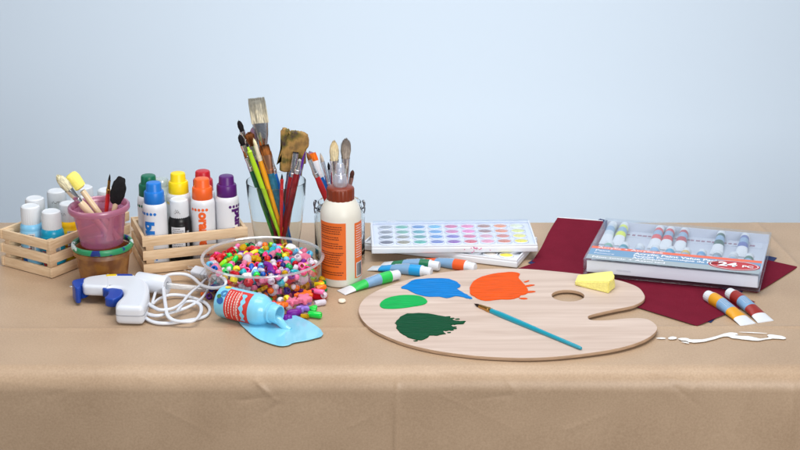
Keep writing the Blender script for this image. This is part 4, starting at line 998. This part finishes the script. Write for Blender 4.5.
paint_set(Vector((fl.x, fl.y, .0012)), aa, (frr-fl).length, .108, .0085, 'lower white watercolour set jutting out askew beneath the other', False, 0)
z1 = .0135
fl2, fr2 = P(371.5, 254, z1), P(538, 252, z1); bl2 = P(375, 220.5, z1+.014); aa2 = math.atan2(fr2.y-fl2.y, fr2.x-fl2.x)
paint_set(Vector((fl2.x, fl2.y, z1)), aa2, (fr2-fl2).length, (bl2-fl2).xy.length, .0085, 'upper white watercolour set of thirty-six wells under a clear lid', True, 0)

# ------------------------------------------------------------------ coloured sheets
mar = mat('maroon_paper', (112, 27, 46), .85, spec=.06, bump=.35, bscale=350, var=.08, vscale=40); nav = mat('navy_paper', (22, 42, 92), .7, bump=.3, bscale=300)
def sheet(corners, z, m_, label, name='paper_sheet', lift=None, n=40, curl=.0015, torn=0):
    a, b_, c_, d_ = [P(x, y, z_) for x, y, z_ in corners]    # order round the sheet
    c0 = (a+b_+c_+d_)/4; mb = MB(); v = []; f = []
    for layer in (0, 1):
        for j in range(n+1):
            for i in range(n+1):
                u, w_ = i/n, j/n; p = a*(1-u)*(1-w_)+b_*u*(1-w_)+c_*u*w_+d_*(1-u)*w_
                zz = p.z+curl*(.5+.5*noise.noise(Vector((p.x*7, p.y*7, z*900))))*.8
                if torn and (j == n): p = p+(p-a)*0+Vector((0, random.uniform(-torn, torn), 0))
                v.append((p.x-c0.x, p.y-c0.y, zz-c0.z+layer*.0004))
    k = (n+1)**2
    for j in range(n):
        for i in range(n):
            q = j*(n+1)+i; f.append((q, q+n+1, q+n+2, q+1)); f.append((k+q, k+q+1, k+q+n+2, k+q+n+1))
    for i in range(n):
        for q0_, q1_ in ((i, i+1), ((i+1)+n*(n+1), i+n*(n+1))): f.append((q0_, q1_, k+q1_, k+q0_))
        for q0_, q1_ in (((i+1)*(n+1), i*(n+1)), (i*(n+1)+n, (i+1)*(n+1)+n)): f.append((q0_, q1_, k+q1_, k+q0_))
    o = mb.add((v, f), m_).build(name, angle=60, M=Matrix.Translation(c0)); tag(o, label, 'paper', 'coloured paper sheets under the tube case'); return o
sheet([(528, 263, .0004), (711, 323, .0004), (777, 258, .0005), (600, 219, .009)], .0012, nav, 'navy blue paper sheet whose edges peek out beneath the maroon sheets', curl=.0002)
sheet([(553, 262, .0010), (757, 293, .0010), (798, 267, .0011), (640, 232, .0030)], .003, mar, 'maroon sheet with a pointed corner sticking out right of the tube case', curl=.0002)
sheet([(516, 269.5, .0016), (697, 326, .0016), (755, 302, .0017), (600, 240, .0030)], .0046, mar, 'front maroon sheet with its corner near the ochre tube', curl=.0002)
sheet([(536, 257, .0066), (660, 292, .0058), (690, 250, .006), (557, 219.5, .013)], .006, mar, 'rear maroon sheet curling up behind the tube case and watercolour sets', curl=.0002) if False else None
# rear sheet: a strip that rises towards the back
def strip_sheet():
    L0 = [P(x, y, z) for x, y, z in [(532, 262, .0012), (541, 248, .0045), (549, 232, .0100), (557.5, 218, .0160)]]
    R0 = [P(x, y, z) for x, y, z in [(640, 272, .0012), (640, 256, .0045), (610, 238, .0090), (603, 221.5, .0135)]]
    Lc = catmull(L0, 10); Rc = catmull(R0, 10); nn = 30; v = []; f = []; c0 = L0[0].copy()
    for lay in (0, 1):
        for a, b_ in zip(Lc, Rc):
            for i in range(nn+1):
                p = a.lerp(b_, i/nn)-c0; v.append((p.x, p.y, p.z+lay*.0006))
    n_ = len(Lc); k = n_*(nn+1)
    for j in range(n_-1):
        for i in range(nn):
            q = j*(nn+1)+i; f.append((q, q+nn+1, q+nn+2, q+1)); f.append((k+q, k+q+1, k+q+nn+2, k+q+nn+1))
        for i in (0, nn): q = j*(nn+1)+i; f.append((q, k+q, k+q+nn+1, q+nn+1))
    mb = MB().add((v, f), mar)
    # torn white edge of the sheet's pale core along the top
    te = mat('torn_paper_edge', (226, 226, 230), .9); tv = []; tf = []
    pts = [Lc[-1].lerp(Rc[-1], i/60)-c0 for i in range(61)]
    for i, p in enumerate(pts):
        h_ = .0005+.0012*abs(noise.noise(Vector((i*.37, 2, 1))))*(1 if i > 8 else .2)
        tv += [(p.x, p.y+.0001, p.z), (p.x, p.y+.0012, p.z+.0006+h_)]
    for i in range(60): tf.append((2*i, 2*i+2, 2*i+3, 2*i+1))
    mb.add((tv, tf), te)
    o = mb.build('paper_sheet', angle=60, M=Matrix.Translation(c0)); tag(o, 'rear maroon sheet with torn white edge rising behind the tube case', 'paper', 'coloured paper sheets under the tube case')
    n2_ = [P(588, 217.6, .016), P(597, 218.6, .016), P(599, 221, .014), P(590, 220, .014)]
strip_sheet()

# ------------------------------------------------------------------ case of paint tubes
CZ = .0062
A = P(583.5, 274, CZ); B = P(759.5, 293.5, CZ); D_ = P(602.5, 218, CZ+.024); E_ = P(762.5, 231, CZ+.024)
ux = (B-A); W = ux.length; ux.normalize(); mid = (A+B)/2; ux.rotate(Matrix.Rotation(R(2.4), 3, 'Z')); A = mid-ux*W/2; B = mid+ux*W/2; uy = Vector((-ux.y, ux.x, 0)); DP = ((D_-A).dot(uy)+(E_-B).dot(uy))/2; CH = .0245
ca = math.atan2(ux.y, ux.x)
case = thing('tube_case', A, 'flat clear plastic case of small paint tubes with a 24 PC label', 'case', rz=ca)
cl = clear_mat('clear_case_plastic', (.95, .965, .98), .015, .4, .05, .0, (.8, .86, .94))
th_ = .0012
m = MB()
m.add(box(W, DP, th_, .0003, (W/2, DP/2, th_/2), 1), cl)
m.add(box(W, DP, th_, .0003, (W/2, DP/2, CH-th_/2), 1), cl)
hh = CH-2*th_-.0002
for (x, y, sx, sy) in ((W/2, th_/2, W, th_), (W/2, DP-th_/2, W, th_), (th_/2, DP/2, th_, DP-2*th_-.0004), (W-th_/2, DP/2, th_, DP-2*th_-.0004)):
    m.add(box(sx, sy, hh, .0003, (x, y, CH/2), 1), cl)
m.add(box(W+.003, .0016, .0016, .0004, (W/2, -.0010, .0012), 1), cl)
m.build('shell', case)
# inner white tray, raised at the front, and the printed sleeve inside
trm = mat('inner_tray_white', (200, 205, 218), .4)
m = MB().add(box(W-.008, .004, CH-.008, .001, (W/2, .0065, CH/2)), mat('inner_card_white', (240, 240, 248), .5)); m.build('front_card', case)
MB().add(box(W-.006, DP-.012, .0062, .0015, (W/2, DP/2+.0035, .0048)), trm).add(box(W-.006, .0012, .019, .0003, (W/2, DP-.0026, .0115)), trm).build('inner_tray', case)
zt = CH+.0003
bd = DP*.285
lab = MB()
MB_gray = mat('label_grey', (158, 172, 180), .5); MB_blue = mat('label_blue', (112, 152, 188), .5); MB_or = mat('label_orange', (228, 108, 80), .5); wpr = mat('label_white', (238, 240, 246), .5)
e1, e2, e3 = bd*.37, bd*.86, bd*1.04
def at(g, x, y, z): return [(a+x, b_+y, c_+z) for a, b_, c_ in g[0]], g[1]
lab.add(at(rect(.003, .0015, W-.003, e1), 0, 0, zt), MB_gray); lab.add(at(rect(.003, e1, W-.003, e2), 0, 0, zt), MB_blue); lab.add(at(rect(.003, e2, W-.003, e3), 0, 0, zt), MB_or)
# the same card seen from inside, so that the print has a back
lab.add(at(rect(.003, .0015, W-.003, e3), 0, 0, zt-.0002), wpr)
def tx(s, x, y, size, bold=0, sx=1, m_=None, dz=.0003): lab.add(at(text(s, size, bold, 'LEFT', 0, sx), x, y, zt+dz), m_ or wpr)
tx('Acrylic + Acrylique', .012, (e2+e3)/2, .0092, .0001, 1.25)
tx('Paint', .010, e2-.0085, .0095, .0001, 1.1); tx('Acrylic Paint Value Pack', .064, e2-.0080, .0112, .0003, 1.06)
tx('Paquet \u00c9conomique de Peintures', .064, e2-.0175, .0098, .0002, 1.06); tx('Acryliques', .064, e2-.0255, .0092, .0002, 1.1)
tx('Peinture', .010, e2-.0190, .0075, 0, 1.1)
tx('Non-toxic + Assorted', .010, e1*.5, .0085, .0002, 1.3)
ov = mat('label_red', (190, 46, 52), .45)
ex, ey = W-.038, bd*.50
lab.add(at(disc(.0345, 48, .0188), ex, ey, zt+.0003), ov)
rg_o = [(.0325*math.cos(2*math.pi*i/48), .0168*math.sin(2*math.pi*i/48), 0) for i in range(48)]; rg_i = [(x*.965, y*.94, 0) for x, y, z in rg_o]
lab.add(at((rg_o+rg_i, [(i, (i+1) % 48, 48+(i+1) % 48, 48+i) for i in range(48)]), ex, ey, zt+.0006), wpr)
lab.add(at(text('24', .0220, .0009, 'LEFT', 0, 1.15), ex-.0215, ey+.0005, zt+.0007), wpr)
lab.add(at(text('PC', .0115, .0004, 'LEFT', 0, 1.1), ex+.0105, ey-.002, zt+.0007), wpr)
lab.build('printed_label', case, None)
# front face small grey print
m = MB()
m.add(([(x, z, 0) for x, z, _ in text('non-toxic', .005, 0)[0]], text('non-toxic', .005, 0)[1]), mat('faint_print', (186, 188, 204), .6), T(W*.19, .0042, CH*.42) @ RX(90)); m.build('front_print', case)
m = MB()
for k, (a_, b_) in enumerate(((.33, .60), (.80, .90))):
    pass
# tubes inside the case
def case_tube(x, y, colname, col, row):
    t = thing('paint_tube', None, None, 'paint tube', 'small tubes inside the clear case')
    Mw = Matrix.Translation(A) @ Matrix.Rotation(ca, 4, 'Z') @ T(x, y, .0084) @ RZ(-90)
    t.matrix_world = Mw
    ms = [tubes_white, mat('ctube_'+colname, col, .4), mat('ctube_grey_blue', (140, 170, 200), .4), mat('ctube_'+colname, col, .4), tubes_white]
    band_tube(list(zip((.04, .20, .42, .60, 1.0), ms)), .060, .0067).build('body', t, 50)
    v, f = lathe([(0, 0), (.0060, 0), (.0067, .0006), (.0069, .010), (.0065, .0106), (0, .0106)], 24)
    MB().add((v, f), tubes_white).build('cap', t, 30, T(0, 0, .0071) @ RY(90))
    t['label'] = row
rowy = DP-.005
cols_ = [(.0125, 'white', (196, 206, 216), 'white-banded tube at the left end of the back row inside the clear case'), (.030, 'lime', (214, 226, 70), 'lime yellow tube second from the left in the back row inside the clear case'),
         (.0830, 'red', (214, 74, 76), 'red tube left of three together in the back row inside the clear case'), (.0990, 'scarlet', (206, 60, 66), 'red tube in the middle of three together inside the clear case'), (.1195, 'crimson', (180, 58, 70), 'crimson tube right of three together inside the clear case'),
         (.1735, 'deep_green', (60, 96, 84), 'dark green tube alone near the right of the back row inside the clear case'), (.2080, 'violet_blue', (96, 108, 172), 'violet blue tube at the right end of the back row inside the clear case')]
for x, nme, c, lb in cols_: case_tube(x*W/.245, rowy, nme, c, lb)
fc_ = [('pale green', (120, 170, 150)), ('teal', (40, 140, 160)), ('white', (220, 220, 224)), ('pale blue', (130, 180, 220)), ('cyan', (50, 160, 200)), ('gold', (220, 180, 80)), ('light blue', (90, 150, 200)), ('grey', (130, 140, 150)), ('pale grey', (190, 196, 204)), ('forest green', (60, 110, 90))]
for k, (nme, c) in enumerate(fc_): case_tube((.022+.0222*k)*W/.245, DP*.50, nme.replace(' ', '_'), c, '%s tube in the front row of the clear case, mostly hidden under the label' % nme)
# reddish printed strip showing in the gaps of the back row
m = MB(); m.add(box(W-.02, .016, .0006, .0002, (W/2, DP-.022, .0082), 1), trm)
for k in range(26):
    x = .02+k*(W-.04)/26
    m.add(at(rect(0, -.003+random.uniform(-.001, .001), random.uniform(.004, .0075), .003, 1, 1), x, DP-.022, .0088), mat('mauve_print', (150, 110, 130), .6))
m.build('insert_card', case)

# ------------------------------------------------------------------ white paint smear
s6 = lambda L_: [(640+x/4.094, 240+y/4.094) for x, y in L_]
wp = mat('white_smear_paint', (240, 241, 240), .2, coat=.4, bump=1, bscale=120)
s7 = lambda L_: [(655+x/5.714, 325+y/5.714) for x, y in L_]
sheet_blob('paint_smear', s7([(135, 77), (185, 76), (200, 83), (250, 84), (300, 78), (360, 62), (410, 47), (440, 44), (465, 47), (475, 55), (455, 58), (480, 63), (530, 65), (570, 72), (600, 79), (640, 75), (648, 68), (640, 60), (660, 55), (720, 63), (748, 74), (735, 81), (690, 78), (640, 82), (590, 90), (540, 87), (480, 80), (440, 75), (415, 66), (380, 70), (330, 84), (280, 96), (230, 101), (195, 98), (180, 92), (145, 86)]), .0005, wp, 'streak of white paint smeared on the kraft paper at the right', 'paint', .0005, rough_edge=3,
           extra=[s7([(5, 76), (40, 72), (62, 77), (40, 80)]), s7([(74, 76), (95, 67), (120, 70), (122, 79), (90, 83)]), s7([(480, 41), (560, 42), (642, 49), (560, 46)]), s7([(150, 96), (180, 98), (196, 106), (170, 102)])], z=.0013, bev=.0003)

# ------------------------------------------------------------------ glue gun
GT = .0265
gx = lambda L_: [(60+x/4.444, 240+y/4.444) for x, y in L_]
gpts = gx([(196, 150), (240, 147), (318, 148), (352, 158), (385, 180), (396, 205), (394, 235), (386, 262), (376, 286), (362, 296), (320, 297), (256, 294), (246, 286), (250, 270), (264, 256), (277, 241), (280, 224), (266, 212), (230, 207), (198, 205)])
gp_ = [P(x, y, GT) for x, y in gpts]; gcn = sum(gp_, Vector())/len(gp_); gcn.z = 0
gun = thing('glue_gun', gcn, 'white and blue hot glue gun lying on its side on the kraft paper', 'glue gun')
Lc = lambda p: Vector((p.x-gcn.x, p.y-gcn.y, 0))
gwh = mat('gun_white', (212, 217, 226), .32, coat=.15); gbl = mat('gun_blue', (18, 64, 160), .35)
out = catmull([Lc(p) for p in gp_], 4, True)
MB().add(plate([[(p.x, p.y) for p in out]], GT-.0010, .0065, 5), gwh).build('body', gun, 60, T(0, 0, .001))
_gc = sum(out, Vector())/len(out)
MB().add(tube([p+Vector((0, 0, GT*.52)) for p in out]+[out[0]+Vector((0, 0, GT*.52))], .0004, 6), mat('seam_grey', (120, 124, 132), .6)).build('seam', gun)
nsp = [P(x, y, .0262) for x, y in gx([(100, 172), (125, 160), (170, 153), (215, 150), (222, 178), (215, 204), (160, 204), (120, 202), (100, 197)])]
MB().add(plate([[(Lc(p).x, Lc(p).y) for p in catmull(nsp, 3, True)]], .0150, .0045, 4), gwh).build('nose', gun, 60, T(0, 0, .0112))
# barrel at the rear, nozzle block at the front
b0 = P(60+360/4.444, 240+178/4.444+3, .017); b1 = P(60+470/4.444+.5, 240+196/4.444+3.2, .017)
def cyl(p0, p1, r0, r1, m_, nme, hollow=False, par=gun):
    p0 = Vector(p0)-gcn; p1 = Vector(p1)-gcn; L_ = (p1-p0).length
    pr = [(0, 0), (r0*.96, 0), (r0, .001), (r1, L_-.001), (r1*.94, L_)]+([(r1*.45, L_), (r1*.42, L_-.01), (0, L_-.01)] if hollow else [(0, L_)])
    return MB().add(lathe(pr, 36), m_).build(nme, par, 50, align(p0, p1))
cyl(P(138, 281.5, .0165), P(167.5, 285.5, .0165), .0135, .0125, gwh, 'barrel', True)
cyl(P(163, 284.9, .0165), P(208, 289.5, .0075), .0040, .0040, clear_mat('glue_stick', (.95, .96, .97), .1, .5, .2, .45, (.8, .82, .84)), 'glue_stick')
cyl(P(90, 288, .0165), P(75, 287.0, .0155), .0075, .0052, gbl, 'nozzle')
cyl(P(75.5, 287.0, .0155), P(70, 286.6, .0150), .0028, .0012, silver, 'nozzle_tip')
# blue nozzle guard / stand
gd = [P(x, y, .025) for x, y in gx([(56, 180), (120, 168), (130, 176), (112, 190), (92, 196), (88, 212), (70, 214), (62, 205)])]
MB().add(plate([[(Lc(p).x, Lc(p).y) for p in catmull(gd, 3, True)]], .022, .0015, 2), gbl).build('nozzle_guard', gun, 50, T(0, 0, .0035))
# trigger
tg = [P(x, y, .024) for x, y in gx([(192, 206), (268, 204), (280, 220), (276, 240), (262, 252), (236, 262), (200, 256), (212, 240), (214, 226), (194, 218)])]
MB().add(plate([[(Lc(p).x, Lc(p).y) for p in catmull(tg, 3, True)]], .012, .0018, 2), gbl).build('trigger', gun, 50, T(0, 0, .0120))
# stickers on the top of the body (blue, yellow)
bl_ = [P(x, y, GT+.0003) for x, y in gx([(254, 151), (318, 151), (324, 158), (254, 158)])]
yl_ = [P(x, y, GT+.0003) for x, y in gx([(206, 153), (250, 151), (250, 158), (206, 160)])]
for nm_, q, mm in (('blue_sticker', bl_, gbl), ('yellow_sticker', yl_, mat('gun_yellow', (232, 200, 40), .4))):
    MB().add(plate([[(Lc(p).x, Lc(p).y) for p in q]], .0006, .0002), mm).build(nm_, gun, 50, T(0, 0, GT-.0002))
# strain relief and cord
MB().add(tube([Lc(P(138, 311, .01))+Vector((0, 0, .011)), Lc(P(141.5, 313, .008))+Vector((0, 0, .009))], .0042, 14), mat('grey_grommet', (60, 62, 68), .5)).build('cord_grommet', gun)
cg = lambda L_: [Lc(P(130+x/5.62, 250+y/5.62, z))+Vector((0, 0, z)) for x, y, z in L_]
cord = cg([(52, 350, .0090), (72, 368, .0055), (100, 395, .0032), (150, 412, .003), (220, 414, .003), (300, 402, .003), (380, 388, .003), (430, 368, .003), (446, 335, .003), (420, 300, .003), (360, 275, .0035), (290, 258, .0045), (220, 256, .006), (160, 278, .0065), (125, 305, .006), (135, 262, .008), (150, 215, .010), (175, 165, .012), (225, 140, .012), (300, 138, .011), (350, 158, .0095), (400, 200, .014), (460, 216, .023), (520, 208, .032), (537, 182, .037), (512, 152, .036), (470, 144, .030), (452, 165, .020), (440, 215, .011), (400, 275, .009), (330, 320, .0085),
           (240, 352, .0075), (150, 372, .0075), (90, 360, .007), (80, 335, .0075), (100, 340, .010), (170, 345, .012), (250, 325, .012), (310, 290, .012), (350, 230, .012), (330, 245, .013), (365, 240, .0130), (352, 270, .012), (300, 320, .0125), (240, 375, .011)])
cord1 = cord[:34]
wc = mat('white_cord', (212, 215, 222), .3)
cpath = catmull(cord1, 9)
MB().add(tube(cpath, .0017, 10), wc).add(tube([p+Vector((.0007, .0021, .0005)) for p in cpath], .0016, 10), wc).build('cord', gun, 60)
cord2 = cg([(90, 360, .0095), (70, 325, .011), (90, 298, .0125), (120, 318, .013), (165, 338, .0135), (230, 332, .0135), (285, 302, .0135), (320, 262, .0135), (350, 232, .0135), (385, 205, .012), (420, 170, .010), (440, 165, .009)])
cord3 = cg([(185, 150, .0155), (184, 200, .016), (190, 260, .016), (198, 320, .0145), (208, 370, .011), (245, 398, .0085), (310, 405, .0085), (360, 398, .0085), (392, 360, .0085), (398, 330, .0085), (385, 305, .009), (340, 290, .0098), (300, 300, .0105), (262, 345, .012)])
for cc in (cord2, cord3):
    cpth = catmull(cc, 9)
    MB().add(tube(cpth, .0017, 10), wc).add(tube([p+Vector((.0012, .0018, .0004)) for p in cpth], .0016, 10), wc).build('cord', gun, 60)
pl0 = Lc(P(200, 271, .016)); 
plg = MB()
plg.add(box(.024, .014, .011, .0022, (0, 0, 0), 3), wc); plg.add(box(.010, .010, .008, .002, (.015, 0, 0), 2), wc)
for yy in (-.004, .004): plg.add(box(.014, .0008, .005, .0002, (-.018, yy, 0), 1), silver)
plg.add(box(.002, .0144, .0114, .0004, (.007, 0, 0), 1), mat('plug_groove', (180, 184, 192), .4))
plg.build('plug', gun, 40, T(pl0.x, pl0.y, .0135) @ RZ(-35) @ RX(25))

# ------------------------------------------------------------------ render settings
scene.render.engine = 'CYCLES'
scene.cycles.max_bounces = 12; scene.cycles.transparent_max_bounces = 40; scene.cycles.transmission_bounces = 8
